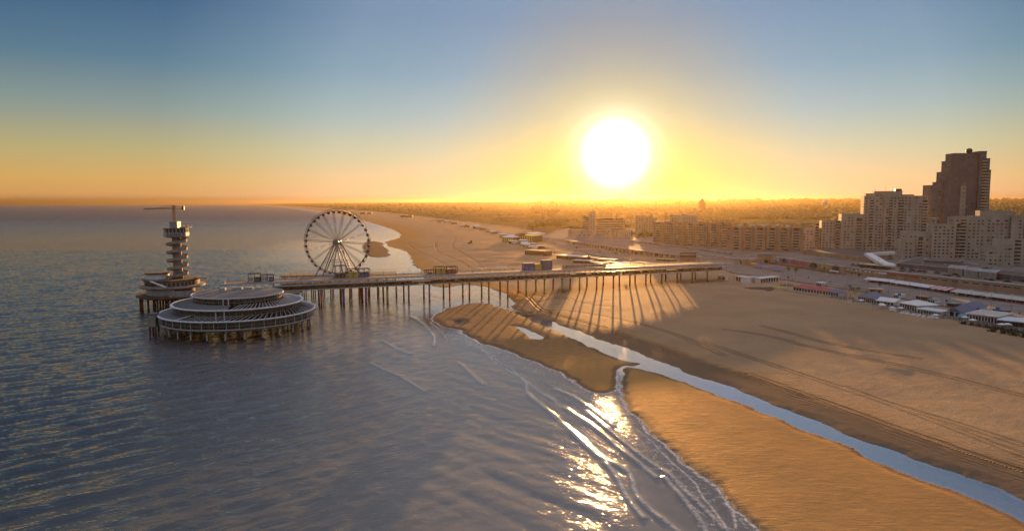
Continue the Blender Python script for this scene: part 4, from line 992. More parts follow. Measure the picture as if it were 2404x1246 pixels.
# dark tower
Y = 742; s3 = Y / FPX; H_ = lambda py: hgt(2260, py, Y) - 9; X0 = atY(2183, 520, Y).x; q = lambda px: (px - 2183) * s3
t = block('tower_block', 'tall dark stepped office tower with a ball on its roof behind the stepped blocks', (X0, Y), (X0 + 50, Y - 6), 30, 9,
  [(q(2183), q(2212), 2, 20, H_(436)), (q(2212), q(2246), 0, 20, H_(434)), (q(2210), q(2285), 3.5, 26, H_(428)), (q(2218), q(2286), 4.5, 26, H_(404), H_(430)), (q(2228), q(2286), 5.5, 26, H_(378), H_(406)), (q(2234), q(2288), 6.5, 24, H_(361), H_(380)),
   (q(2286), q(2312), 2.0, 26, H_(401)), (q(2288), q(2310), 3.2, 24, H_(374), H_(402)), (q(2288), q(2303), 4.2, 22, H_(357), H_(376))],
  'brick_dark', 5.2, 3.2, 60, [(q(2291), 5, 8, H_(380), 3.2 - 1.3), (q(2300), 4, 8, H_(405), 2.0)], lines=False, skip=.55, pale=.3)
MB().box(q(2246), q(2258), -.6, 4, 0, H_(437)).build('lift_shaft', 'sandstone', t)
b = MB()
for f in range(13):
    z = 14 + f * 4.6
    b.box(q(2250), q(2256), -.72, -.603, z, z + 2.4)
b.build('shaft_window', 'glass_pale', t)
b = MB()
for f in range(30):
    z = 6 + f * 3.25
    if z < H_(385): b.box(q(2289), q(2299), 1.85, 1.997, z, z + 1.9)
    if z < H_(405): b.box(q(2301), q(2310), 1.85, 1.997, z, z + 1.9)
tag(b.build('glazed_bay', 'glass_pale', t), kind='stuff')
g = MB().sphere((q(2273), 12, H_(353)), 3.2, 18, 10, .85).build('roof_ball', 'dark', t, True)
MB().tube((q(2273), 12, H_(363)), (q(2273), 12, H_(356)), .5, n=6).build('ball_stand', 'dark', t)
# far things on the horizon
Y = 3100; A = atY(1642, 494, Y); t = block('distant_tower', 'lone dark block with pointed roof on the wooded horizon right of the sun', (A.x, Y), (A.x + 28, Y), 22, 10, [(0, 28, 0, 20, 44), (5, 23, 2, 18, 56, 44), (9, 18, 4, 14, 64, 56)], 'brick_red', 6, 3.5, 12)
p_ = atY(1938, 478, 4200); t = thing('radar_dome', 'small white ball shaped dome on the wooded horizon', 'radar dome', (p_.x, 4200, 20)); MB().sphere((0, 0, 34), 14, 16, 10).build('dome', 'white', t, True); MB().tube((0, 0, -5), (0, 0, 24), 8, 6, n=12).build('base', 'concrete', t)
for k, (px, h) in enumerate(((1296, 46), (1304, 66), (1322, 52), (1336, 44), (1352, 58), (1459, 74), (1470, 50), (1530, 46))):
    Y = 9500; A = atY(px, 472, Y); b = block('far_high_rise', ('pale hazy high rise, %s on the skyline under the sun' % ('leftmost', 'second from the left', 'third from the left', 'fourth from the left', 'fifth from the left', 'tallest needle', 'just right of the tallest needle', 'rightmost')[k]), (A.x, Y), (A.x + 34 - k * 2, Y), 30, 50, [(0, 34 - k * 2, 0, 30, h)], 'concrete', 9, 6, 6, lines=False, group='hazy high rises on the far skyline')
# ------------------------------------------------------------------ the raised boulevard wall and its shops
def along(pix, z): return [at(x, y, z) for x, y in pix]
def wall_run(name, label, cat, pix, ztop, zbase, depth, wallm, pitch=6.0, opening=(3.4, 2.4), openm='glass', top='pale_concrete', limit=90):
    pts = along(pix, ztop); o = pts[0]; t = thing(name, label, cat, (o.x, o.y, zbase)); h = ztop - zbase; cnt = 0; src = None
    b = MB(); c = MB(); rf = MB(); rest = MB()
    for p, q in zip(pts[:-1], pts[1:]):
        d = Vector((q.x - p.x, q.y - p.y)); l_ = d.length; d.normalize(); nn = Vector((-d.y, d.x))
        if nn.dot(Vector((1, .3))) < 0: nn = -nn       # inland side
        P = lambda u, v: ((p.x - o.x) + d.x * u + nn.x * v, (p.y - o.y) + d.y * u + nn.y * v)
        def quad(mb, u0, u1, v0, v1, z0, z1):
            pp = [P(u0, v0), P(u1, v0), P(u1, v1), P(u0, v1)]
            ar = sum(pp[i][0] * pp[(i + 1) % 4][1] - pp[(i + 1) % 4][0] * pp[i][1] for i in range(4))
            mb.prism(pp if ar > 0 else pp[::-1], z0, z1)
        quad(b, 0, l_, 0, depth, -1.5, h - .3); quad(c, -.2, l_ + .2, -.45, .6, h - .3 + .003, h + .35)
        quad(rf, 0, l_, .603, depth, h - .29, h - .2)
        u = pitch / 2
        while u + opening[0] / 2 < l_:
            if cnt < limit:
                m_ = MB(); quad(m_, u - opening[0] / 2, u + opening[0] / 2, -.12, -.003, .6, .6 + opening[1]); m_.build('window', openm, t)
            else: quad(rest, u - opening[0] / 2, u + opening[0] / 2, -.12, -.003, .6, .6 + opening[1])
            cnt += 1; u += pitch
    b.build('wall', wallm, t); c.build('cornice', top, t); rf.build('roof', 'paving', t)
    if rest.v: tag(rest.build('small_window', openm, t), kind='stuff')
    return t
wall_run('boulevard_arcade', 'long low arcade with pale cornice line behind the beach clubs beyond the pier', 'arcade', [(1327, 563.5), (1420, 577), (1500, 588), (1595, 598.4)], 9.6, 4.6, 9, 'brick_red', 9, (5, 3.2), 'glass', limit=30)
wall_run('boulevard_arcade', 'low arcade with pale bent cornice right of the billboard, meeting the brown corner building', 'arcade', [(1628, 597), (1648, 597), (1690, 602), (1742, 608.5), (1773, 605)], 9.6, 4.4, 9, 'brick_red', 7, (4, 3), 'glass', limit=30)
wall_run('upper_road_wall', 'thin second wall of the upper road running above the long arcade', 'wall', [(1483, 563.6), (1560, 573), (1640, 583), (1714, 592.8)], 11.0, 8.6, 3, 'concrete', 12, (2, 1), 'dark', limit=20)
# arched facade
pts = along([(1812, 602), (1842, 606.5), (1976, 626)], 10.5)
p, qv = pts[0], pts[2]; d = Vector((qv.x - p.x, qv.y - p.y)); l_ = d.length
t = thing('arched_facade', 'brown brick row with seven round arches, coloured fan windows and white balcony posts', 'shops', (p.x, p.y, 4.2), math.atan2(d.y, d.x))
MB().box(0, l_, 0, 10, -1.5, 6.1).build('wall', 'brick_red', t); MB().box(-.3, l_ + .3, -.5, .8, 6.103, 6.7).build('cornice', 'pale_concrete', t); MB().box(0, l_, .803, 10, 6.103, 6.2).build('roof', 'paving', t)
na = 7
for k in range(na):
    cx = l_ * (k + .5) / na; r_ = l_ / na * .33


    b = MB(); pts_ = [(cx + r_ * math.cos(R(a)), 2.6 + r_ * .95 * math.sin(R(a))) for a in range(0, 181, 12)]
    n_ = len(pts_); o_ = len(b.v)
    b.v += [(x, -.12, z) for x, z in pts_] + [(x, -.003, z) for x, z in pts_]
    b.f.append(tuple(range(n_))[::-1]); b.f.append(tuple(range(n_, 2 * n_)))
    for i in range(n_): j = (i + 1) % n_; b.f.append((i, j, n_ + j, n_ + i))
    a_ = b.build('arch_window', ('white', 'blue', 'pink', 'pink', 'glass', 'yellow', 'glass')[k], t)
    f = MB()
    for a in (25, 55, 90, 125, 155): f.tube((cx, -.2, 2.6), (cx + r_ * math.cos(R(a)), -.2, 2.6 + r_ * .95 * math.sin(R(a))), .13, n=4)
    f.build('glazing_bar', 'brown', a_)
    MB().prism([(cx - r_ * 1.15, -1.6), (cx + r_ * 1.15, -1.6), (cx + r_ * 1.15, -.05), (cx - r_ * 1.15, -.05)], [2.0, 2.0, 2.45, 2.45], [2.12, 2.12, 2.58, 2.58]).build('awning', ('dark', 'dark', 'red', 'red', 'dark', 'brown', 'white')[k], t)
b = MB()
for k in range(na + 1): x = l_ * k / na; b.tube((x - .5, -3, -1), (x - .5, -3, 1.9), .14, n=5); b.tube((x + .5, -3, -1), (x + .5, -3, 1.9), .14, n=5)
b.box(0, l_, -3.2, -2.8, 1.9, 2.1); b.build('colonnade', 'pale_concrete', t)
# long brick row on the right with sign boards and windows
pts = along([(1971, 625.5), (2404, 669.5), (2560, 686)], 10.0)
p, qv = pts[0], pts[1]; d = Vector((qv.x - p.x, qv.y - p.y)); l_ = d.length; l2 = l_ * 1.3
t = thing('boulevard_row', 'long brown brick shop row with white and red sign boards under a pale cornice', 'shops', (p.x, p.y, 4.0), math.atan2(d.y, d.x))
MB().box(0, l2, 0, 9, -1.5, 5.7).build('wall', 'brick_red', t); MB().box(-.2, l2, -.5, .7, 5.703, 6.15).build('cornice', 'pale_concrete', t); MB().box(0, l2, .703, 9, 5.703, 5.8).build('roof', 'paving', t)
def ux(px, lo=0.0, hi=None):
    hi = hi or l2
    for _ in range(40):
        m = (lo + hi) / 2; pp = Vector((p.x + d.normalized().x * m, p.y + d.normalized().y * m, 8 - CAMZ)); v = _M.inverted() @ pp
        if 1202 + FPX * v.x / -v.z < px: lo = m
        else: hi = m
    return lo
for k, (a, c, m_) in enumerate(((1976, 1993, 'white'), (1997, 2013, 'white'), (2018, 2035, 'white'), (2040, 2058, 'white'), (2062, 2082, 'white'), (2087, 2106, 'red'), (2111, 2132, 'red'), (2137, 2157, 'red'))):
    s = MB().box(ux(a), ux(c), -.3, -.003, 3.7, 4.9 if m_ == 'white' else 4.5).build('sign_board', m_, t)
    if k in (1, 2, 3): MB().box(ux(a) + 1.5, ux(c) - 1.5, -.34, -.303, 3.95, 4.6).build('emblem', 'dark', s)
for k in range(14):
    a = 2163 + k * 24; u = ux(a)
    fr_ = MB().box(u, u + 4.6, -.14, -.003, 3.2, 4.7).build('window', 'pale_concrete', t)
    pn_ = MB()
    for q_ in range(5): pn_.box(u + .2 + q_ * .88, u + .9 + q_ * .88, -.2, -.143, 3.4, 4.5)
    pn_.build('pane', 'glass', fr_)
b = MB(); u = ux(1996); b.box(u, u + 11, -.1, -.003, -.4, 2.4); b.build('passage', 'dark', t)
b = MB()
for a in range(0, 180, 12):
    b.tube((u + 5.5 + 5.6 * math.cos(R(a)), -.3, 1.6 + 1.6 * math.sin(R(a))), (u + 5.5 + 5.6 * math.cos(R(a + 12)), -.3, 1.6 + 1.6 * math.sin(R(a + 12))), .25, n=5)
b.build('passage_arch', 'brick', t)
# awnings over the terraces: each one a thing
def awning(label, pa, pb, m_, stripes=None, sign=False):
    a = at(*pa, 6.6); c = at(*pb, 6.6); dd = Vector((c.x - a.x, c.y - a.y)); w = dd.length
    g = thing('terrace_awning', label, 'awning', (a.x, a.y, 3.6), math.atan2(dd.y, dd.x), 'awnings before the brick shop row')
    n_ = max(2, int(w / 2.2)); b = MB(); b2 = MB()
    for k in range(n_):
        (b2 if stripes and k % 2 else b).prism([(w * k / n_, -6.5), (w * (k + 1) / n_ - .12, -6.5), (w * (k + 1) / n_ - .12, 0), (w * k / n_, 0)], [2.5, 2.5, 3.6, 3.6], [2.62, 2.62, 3.72, 3.72])
    b.build('canopy', m_, g)
    if b2.v: b2.build('canopy_stripe', stripes, g)
    f = MB()
    for k in range(int(w / 5) + 1): f.box(k * 5, k * 5 + .14, -6.4, -6.26, -.3, 2.5)
    f.box(0, w, -6.6, -6.45, 2.3, 2.48); f.build('frame', 'pale_concrete', g)
    MB().box(.3, w - .3, -.5, -.2, -.3, 2.4).build('shop_front', 'glass_brown', g)
    if sign: MB().box(w * .4, w * .8, -.6, -.45, 3.0, 3.5).build('light_sign', 'neon', g)
awning('plain pale awning at the left end, before the arched passage', (2040, 652.5), (2105, 659), 'awning')
awning('long white awning second from the arched passage', (2108, 660), (2192, 672), 'awning')
awning('red and white striped awning in the row of terraces', (2194, 672), (2246, 680), 'awning', 'red_paint')
awning('broad grey white awning right of the striped one', (2248, 681), (2318, 690), 'pale_concrete')
awning('grey awning under a glowing red sign at the right end', (2320, 690), (2440, 705), 'pale_concrete', None, True)
# billboard with a row of rings
a = at(1597, 606, 9); t = thing('billboard', 'dark billboard with six white rings on the gate building at the pier entrance', 'billboard', (a.x, a.y, 4), R(-12))
MB().box(0, 14, 0, 8, 0, 7.0).build('gate_house', 'brick_red', t); MB().box(-.3, 14.3, -.3, 8.3, 7.003, 7.3).build('roof', 'pale_concrete', t)
bd = MB().box(-.2, 14.2, -.6, -.3, 6.2, 10.6).build('board', 'rust', t); MB().box(-.4, 14.4, -.7, -.2, 10.603, 10.95).build('board_edge', 'pale_concrete', t)
for k in range(6):
    b = MB(); cx = 1.2 + k * 2.34
    for q_ in range(12): a0, a1 = q_ * math.pi / 6, (q_ + 1) * math.pi / 6; b.tube((cx + .85 * math.cos(a0), -.7, 8.6 + .85 * math.sin(a0)), (cx + .85 * math.cos(a1), -.7, 8.6 + .85 * math.sin(a1)), .2, n=4)
    b.build('ring_sign', 'white', bd)
# brown corner building with small trees
a = at(1775, 606, 8); t = thing('corner_building', 'brown corner building between the bent arcade and the arched brick row', 'building', (a.x, a.y - 4, 4.2), R(-40))
MB().box(0, 14, 0, 12, -1, 7).build('wall', 'brick_red', t); MB().box(-.3, 14.3, -.3, 12.3, 7.003, 7.4).build('roof', 'roof_dark', t); MB().box(2, 12, -.1, -.003, .5, 2.8).build('shop_window', 'glass', t)
# upper terrace: low roofs, railings, white bridge stair
def slab(name, label, cat, pix, z0, z1, m_, edge=None, roofm=None):
    pp = [at(x, y, z1) for x, y in pix]; o = pp[0]; l2_ = [(q_.x - o.x, q_.y - o.y) for q_ in pp]
    ar = sum(l2_[i][0] * l2_[(i + 1) % len(l2_)][1] - l2_[(i + 1) % len(l2_)][0] * l2_[i][1] for i in range(len(l2_)))
    if ar < 0: l2_ = l2_[::-1]
    t = thing(name, label, cat, (o.x, o.y, z0)); MB().prism(l2_, -.5, z1 - z0).build('wall', m_, t); MB().prism(l2_, z1 - z0 + .003, z1 - z0 + .12).build('roof', roofm or 'roof_dark', t)
    if edge:
        b = MB()
        for u, v in zip(l2_, l2_[1:] + l2_[:1]): b.tube((u[0], u[1], z1 - z0 + .1), (v[0], v[1], z1 - z0 + .1), .3, n=4)
        b.build('roof_edge', edge, t)
    return t
slab('parking_deck', 'broad dark flat roof with pale edge below the huge stepped block', 'building', [(1885, 588), (2045, 606), (2095, 598), (2010, 583)], 8.8, 12.5, 'brick_red', 'sandstone')
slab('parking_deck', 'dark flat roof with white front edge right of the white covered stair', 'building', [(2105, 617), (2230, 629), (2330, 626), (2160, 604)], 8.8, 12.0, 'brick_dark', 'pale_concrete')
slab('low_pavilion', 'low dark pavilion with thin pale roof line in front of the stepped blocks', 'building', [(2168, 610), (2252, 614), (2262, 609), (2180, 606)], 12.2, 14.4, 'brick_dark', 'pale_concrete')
for k, (x0, x1, y0) in enumerate(((2226, 2260, 622), (2263, 2296, 627), (2298, 2338, 631))):
    slab('flat_roof_house', ('left', 'middle', 'right')[k] + ' one of three grey flat roofed boxes on the upper boulevard', 'building', [(x0, y0 + 6), (x1, y0 + 10), (x1 + 8, y0 + 3), (x0 + 6, y0)], 8.8, 13.5, 'concrete', 'pale_concrete', 'steel')
slab('low_pavilion', 'long dark low roof with pale line at the right edge above the shop row', 'building', [(2340, 641), (2450, 655), (2460, 646), (2350, 634)], 8.8, 12.5, 'brick_dark', 'sandstone')
slab('glass_hall', 'long narrow glazed hall with white frame beside the zigzag stair', 'building', [(2018, 620), (2078, 624.5), (2082, 621), (2024, 617)], 8.8, 11.8, 'glass_brown', 'white')
# zigzag covered stair
zz_ = [at(2098, 590, 16), at(2038, 594, 15), at(2078, 617, 13.4), at(2094, 617, 13)]
t = thing('covered_stair', 'white zigzag covered stair bridging down from the stepped block to the boulevard', 'covered stair', (zz_[0].x, zz_[0].y, 0))
o = zz_[0]; b = MB()
for u, v, wd in ((zz_[0], zz_[1], 2.0), (zz_[1], zz_[2], 3.2)):
    dd = Vector((v.x - u.x, v.y - u.y)).normalized(); nn = Vector((-dd.y, dd.x)) * wd
    ql = [(u.x - o.x - nn.x, u.y - o.y - nn.y), (v.x - o.x - nn.x, v.y - o.y - nn.y), (v.x - o.x + nn.x, v.y - o.y + nn.y), (u.x - o.x + nn.x, u.y - o.y + nn.y)]
    b.prism(ql, [u.z - 2.6, v.z - 2.6, v.z - 2.6, u.z - 2.6], [u.z, v.z, v.z, u.z])
b.build('corridor', 'white', t)
b = MB().sphere((zz_[2].x - o.x + 2, zz_[2].y - o.y - 2, 11.5), 5.2, 14, 6, .42); b.build('end_canopy', 'white', t, True)
f = MB()
for u in zz_[:3]: f.tube((u.x - o.x, u.y - o.y, 8.5), (u.x - o.x, u.y - o.y, u.z - 2.4), .4, n=6)
f.build('leg', 'pale_concrete', t)
# ------------------------------------------------------------------ beach clubs and huts
def foot(px, py, z=3.2): q = at(px, py, z); return q
def pavilion(label, pa, pb, depth, h, wallm, roofm, style='flat', group=None, zf=3.2, name='beach_club', cat='beach club', overhang=.8, nwin=6, winm='glass', slope=1.6, terrace=0):
    a = foot(*pa, zf); c = foot(*pb, zf); dd = Vector((c.x - a.x, c.y - a.y)); w = dd.length
    t = thing(name, label, cat, (a.x, a.y, zf), math.atan2(dd.y, dd.x), group)
    MB().box(0, w, 0, depth, -1.6, h).build('wall', wallm, t)
    k = overhang
    if style == 'flat': MB().box(-k, w + k, -k, depth + k, h + .003, h + .3).build('roof', roofm, t)
    elif style == 'hip': 
        b = MB(); z = h + .003; zz = h + slope; i_ = min(depth, w) * .42
        b.v = [(-k, -k, z), (w + k, -k, z), (w + k, depth + k, z), (-k, depth + k, z), (i_, depth * .5, zz), (w - i_, depth * .5, zz)]
        b.f = [(3, 2, 1, 0), (0, 1, 5, 4), (1, 2, 5), (2, 3, 4, 5), (3, 0, 4)]; b.build('roof', roofm, t)
    elif style == 'gable':
        b = MB(); z = h + .003; zz = h + slope
        b.v = [(-k, -k, z), (w + k, -k, z), (w + k, depth + k, z), (-k, depth + k, z), (-k, depth * .5, zz), (w + k, depth * .5, zz)]
        b.f = [(3, 2, 1, 0), (0, 1, 5, 4), (1, 2, 5), (2, 3, 4, 5), (3, 0, 4)]; b.build('roof', roofm, t)
    elif style == 'gable_front':
        b = MB(); z = h + .003; zz = h + slope
        b.v = [(-k, -k, z), (w + k, -k, z), (w + k, depth + k, z), (-k, depth + k, z), (w * .5, -k, zz), (w * .5, depth + k, zz)]
        b.f = [(3, 2, 1, 0), (0, 1, 4), (1, 2, 5, 4), (2, 3, 5), (3, 0, 4, 5)]; b.build('roof', roofm, t)
    elif style == 'curve':
        b = MB(); n_ = 10
        for i in range(n_ + 1):
            x = -k + (w + 2 * k) * i / n_; z = h - 1.6 + 5.2 * math.sin(math.pi * (.08 + .62 * i / n_)) 
            b.v += [(x, -k, z), (x, depth + k, z), (x, depth + k, z + .35), (x, -k, z + .35)]
            if i: o = 4 * i; [b.f.append((o - 4 + u, o - 4 + (u + 1) % 4, o + (u + 1) % 4, o + u)) for u in range(4)]
        b.f.append((0, 1, 2, 3)); b.f.append(tuple(4 * n_ + i for i in (3, 2, 1, 0))); b.build('roof', roofm, t)
    s0 = None; p_ = w / nwin
    for i in range(nwin):
        if s0 is None: s0 = MB().box(-p_ * .36, p_ * .36, -.1, -.003, .7, h - .5).build('window', winm, t, False, (p_ * .5, 0, 0))
        else: inst(s0, (p_ * (i + .5), 0, 0), t)
    if terrace:
        MB().box(-1, w + 1, -terrace, -.2, -1.6, -.1).build('terrace_floor', 'wood', t)
        f = MB()
        for i in range(int((w + 2) / 2) + 1): f.box(-1 + i * 2, -.92 + i * 2, -terrace, -terrace + .08, -.1, 1.0)
        f.box(-1, w + 1, -terrace, -terrace + .08, .95, 1.05); f.build('terrace_railing', 'white', t)
    return t
g1 = 'beach clubs on the sand right of the pier'
t = pavilion('small white site trailer standing alone on the sand by the pier end', (1685, 657), (1703, 659), 3.2, 3.2, 'white', 'white', name='trailer', cat='trailer', nwin=2, overhang=.1)
t = pavilion('white container row with two dark red doors on the sand', (1727, 661), (1752, 666), 4, 4.2, 'white', 'white', group=g1, nwin=4, overhang=.15, winm='rust')
t = pavilion('white ribbed container wing joined to the row with dark red doors', (1752, 666), (1780, 662), 4, 4.0, 'white', 'pale_concrete', group=g1, nwin=9, overhang=.1, winm='pale_concrete')
t = pavilion('white hut with open dark doorways and umbrella, right of the ribbed containers', (1785, 666), (1827, 662), 5, 3.8, 'white', 'white', group=g1, nwin=7)
t = pavilion('cream pavilion with a long red roof', (1862, 683), (1938, 694), 8, 3.0, 'white', 'red', 'hip', g1, nwin=11, terrace=3)
t = pavilion('blue grey roofed end of the red roofed pavilion', (1938, 694), (1968, 698), 8, 2.9, 'white', 'blue_roof', 'hip', g1, nwin=5)
t = pavilion('white glazed house with two blue grey hip roofs', (2014, 708), (2056, 716), 12, 3.6, 'white', 'blue_roof', 'hip', g1, nwin=9, terrace=4, slope=2.8)
t = pavilion('white lean-to with pale front roof next to the blue grey hip roofs', (2058, 717), (2098, 722), 10, 3.0, 'white', 'white', 'gable', g1, nwin=5, terrace=5)
t = pavilion('large white pavilion with arched white roofs and tall windows', (2112, 727), (2152, 735), 13, 4.0, 'white', 'white', 'hip', g1, nwin=7, terrace=5, slope=2)
t = pavilion('white terrace bar with pale blue flat roof', (2154, 738), (2206, 746), 7, 3.0, 'white', 'white_metal', 'flat', g1, nwin=8, terrace=3)
t = pavilion('white gabled porch open to the sand beside the turquoise cloth', (2228, 744), (2254, 748), 12, 3.4, 'white', 'blue_roof', 'gable_front', g1, nwin=2, slope=2.2, winm='dark')
t = pavilion('wide slate blue hip roof behind the gabled porch', (2252, 733), (2300, 738), 12, 3.4, 'white', 'blue_roof', 'hip', g1, nwin=4, slope=2.4)
t = pavilion('big low building with flat pale grey roof and white walls', (2268, 755), (2340, 764), 18, 4.0, 'white', 'pale_concrete', 'flat', g1, nwin=10)
t = pavilion('dark open terrace under a white canopy at the right edge', (2344, 768), (2440, 778), 12, 3.4, 'dark', 'white_metal', 'flat', g1, nwin=6, winm='glass')
for (lb, m_, x, y, w) in (('turquoise cloth canopy beside the gabled porch', 'cyan', 2241, 749, 5),):
    a = foot(x, y); t = thing('cloth_canopy', lb, 'canopy', (a.x, a.y - 2, 3.2), R(-40)); MB().prism([(0, 0), (w, 0), (w, 3), (0, 3)], [1.2, 1.6, 2.6, 2.2], [1.3, 1.7, 2.7, 2.3]).build('cloth', m_, t); f = MB()
    for u, v in ((.1, .1), (w - .1, .1), (w - .1, 2.9), (.1, 2.9)): f.tube((u, v, -1.2), (u, v, 1.9), .07, n=5)
    f.build('pole', 'dark', t)
a = foot(2040, 689, 3.6); t = thing('snack_kiosk', 'bright orange snack kiosk with pale roof behind the blue grey hip roofs', 'kiosk', (a.x, a.y, 3.6), R(-25)); MB().box(0, 7.5, 0, 4, -1.4, 3.0).build('wall', 'orange', t); MB().box(-.4, 7.9, -.5, 4.4, 3.003, 3.3).build('roof', 'pale_concrete', t); MB().box(1, 3, -.1, -.003, .9, 2.2).build('hatch', 'dark', t); MB().box(4.2, 6.4, -.1, -.003, .9, 2.2).build('hatch', 'dark', t)
# open timber terrace frames between red roof and blue roofs
for k, (px, py) in enumerate(((1976, 690), (1994, 686), (2008, 693), (1984, 680))):
    a = foot(px, py); t = thing('timber_frame', ('first open', 'second open', 'third open', 'rear open')[k] + ' timber terrace frame right of the red roofed pavilion', 'pergola', (a.x, a.y, 3.2), R(-30), 'timber terrace frames')
    f0 = None
    for x in (0, 3.5, 7):
        for y in (0, 5):
            if f0 is None: f0 = MB().box(-.12, .12, -.12, .12, -1, 3.2).build('post', 'sandstone', t)
            else: inst(f0, (x, y, 0), t)
    f = MB()
    for y in (0, 5): f.box(-.4, 7.4, y - .13, y + .13, 3.203, 3.5)
    for x in range(8): f.box(x - .07, x + .07, -.3, 5.3, 3.503, 3.65)
    f.build('beam', 'sandstone', t)
# fences of the clubs
def fence(label, pix, m_, h=1.1, z=3.0, group=None, step=2.0):
    pts = smooth_poly([tuple(at(x, y, z)[:2]) for x, y in pix], 1); o = pts[0]; t = thing('beach_fence', label, 'fence', (o[0], o[1], z), 0, group); b = MB(); r_ = MB(); p0_ = None; cn = 0
    for u, v in zip(pts[:-1], pts[1:]):
        uu = Vector((u[0] - o[0], u[1] - o[1], 0)); vv = Vector((v[0] - o[0], v[1] - o[1], 0)); l_ = (vv - uu).length; n_ = max(1, int(l_ / step))
        for i in range(n_): 
            q_ = uu.lerp(vv, i / n_)
            if p0_ is None: p0_ = MB().box(-.07, .07, -.07, .07, -1.2, h).build('post', m_, t, False, (q_.x, q_.y, 0))
            elif cn < 95: inst(p0_, (q_.x, q_.y, 0), t)
            cn += 1
        for z_ in (h * .35, h * .7, h): r_.tube(uu + Vector((0, 0, z_)), vv + Vector((0, 0, z_)), .07, n=4)
    r_.build('rail', m_, t)
fence('low pale kerb fence curving round the dark terrace by the white containers', [(1658, 661), (1710, 668), (1760, 678), (1796, 685), (1830, 680), (1850, 681)], 'sandstone', .5)
fence('pale plank fence along the sand before the red roofed pavilion', [(1836, 682), (1890, 692), (1940, 700), (1985, 708)], 'sandstone', .9)
fence('white rail fence before the blue grey and white clubs', [(1985, 710), (2040, 719), (2100, 727), (2160, 740), (2200, 748)], 'white', 1.1)
fence('white double rail fence on the sand at the right edge', [(2208, 742), (2260, 754), (2330, 768), (2404, 782), (2450, 792)], 'pale_concrete', 1.2)
pts = [at(x, y, 3.3) for x, y in ((1735, 673), (1765, 670), (1800, 666), (1824, 676), (1808, 684), (1778, 681))]; o = pts[0]
t = thing('dark_terrace', 'dark covered terrace floor on the sand before the white containers', 'terrace', (o.x, o.y, 3.0)); MB().prism([(q_.x - o.x, q_.y - o.y) for q_ in pts][::-1] if False else [(q_.x - o.x, q_.y - o.y) for q_ in reversed(pts)], -.6, .35).build('floor', mat('dark_mat', (0.05, 0.04, 0.06), .9, noise=.3), t)
ysun = thing('yellow_pallet_rows', 'rows of yellow benches left of the red roofed pavilion', 'benches', foot(1812, 676), R(-25))
for k in range(5): MB().box(0, 9, k * 1.6, k * 1.6 + .7, -.2, .55).build('bench', 'yellow', ysun)
# sofas and low tables on the terraces
sf = thing('lounge_sofa', 'white lounge sofa on the sand terrace of the white clubs', 'sofa', foot(2088, 729), R(-35), 'white lounge sofas before the white clubs')
MB().box(0, 2.4, 0, 1, -.4, .45).build('seat', 'white', sf); MB().box(0, 2.4, 1.003, 1.3, -.4, 1.0).build('backrest', 'white', sf)
sp_ = [(2100 + k * 13, 731 + k * 2.3) for k in range(8)] + [(2110 + k * 14, 735 + k * 2.2) for k in range(6)]
for x, y in sp_: q_ = foot(x, y); copy_tree(sf, (q_.x, q_.y, 3.2), R(random.choice((-35, -125, -80))))
# dark planting at the right edge
def shrub(name, label, x, y, s, z=3.0, group=None, m_='hedge'):
    a = at(x, y, z); t = thing(name, label, 'shrub', (a.x, a.y, z), 0, group); b = MB(); rnd = random.Random(int(x * 7 + y))
    for k in range(90):
        c = Vector((rnd.gauss(0, s * .45), rnd.gauss(0, s * .45), abs(rnd.gauss(s * .45, s * .28)))); u = Vector((rnd.uniform(-1, 1), rnd.uniform(-1, 1), rnd.uniform(-1, 1))).normalized() * s * .22; v = u.orthogonal().normalized() * s * .16
        b.poly([c - u - v, c + u - v * .4, c + u * .6 + v, c - u * .5 + v])
    b.build('foliage', m_, t); MB().tube((0, 0, -1), (0, 0, s * .5), s * .06, n=5).build('stem', 'bark', t)
for k in range(9): shrub('dark_shrub', 'dark low shrub behind the white rail fence at the right edge', 2262 + k * 18, 762 + k * 2.7, 1.5, group='dark shrubs along the right fence')
for k in range(4): shrub('dark_shrub', 'large dark bush on the sand outside the fence at the right edge', 2330 + k * 26, 779 + k * 4.5, 2.2, group='dark bushes outside the right fence')
shrub('plaza_bush', 'rusty green bush on the plaza before the brown corner building', 1797, 611, 4.0, 4.5, m_='leaf')
for x, y, l_ in ((1655, 608, 'small tree on the pier plaza below the bent arcade'), (1850, 640, 'small dark tree before the arched brick row'), (1868, 642, 'second dark tree before the arched brick row'), (1705, 612, 'small tree right of the pier end')):
    a = at(x, y, 4.3); t = thing('tree', l_, 'tree', (a.x, a.y, 4.3)); MB().tube((0, 0, -1), (0, 0, 2.6), .2, .12, n=6).build('trunk', 'bark', t); b = MB(); rnd = random.Random(x)
    for k in range(160):
        dv = Vector((rnd.gauss(0, 1), rnd.gauss(0, 1), rnd.gauss(0, .8))).normalized() * (1.6 * rnd.random() ** .4 + .3 * rnd.random()); c = Vector((0, 0, 3.4)) + dv; u = Vector((rnd.uniform(-1, 1), rnd.uniform(-1, 1), rnd.uniform(-1, 1))).normalized() * .35; v = u.orthogonal().normalized() * .25
        b.poly([c - u, c - v, c + u, c + v])
    b.build('crown', 'leaf', t)
# violet and orange parasol canopies by the arches
for k, (x, y, m_, lb) in enumerate(((1785, 622, 'violet', 'broad violet cloth roof left of the arched brick row'), (1822, 628, 'violet', 'second violet cloth roof below the first arch'), (1770, 619, 'orange', 'small orange cloth roof beside the violet one'))):
    a = at(x, y, 7); t = thing('cloth_roof', lb, 'canopy', (a.x, a.y, 4.3), R(-20)); s = 7 if m_ == 'violet' else 4; MB().lathe([(.05, 4.0), (s, 2.6), (s, 2.5), (.05, 3.8)], 4, a0=R(45), a1=R(405)).build('cloth', m_, t); MB().tube((0, 0, -.5), (0, 0, 3.8), .12, n=5).build('pole', 'dark', t)
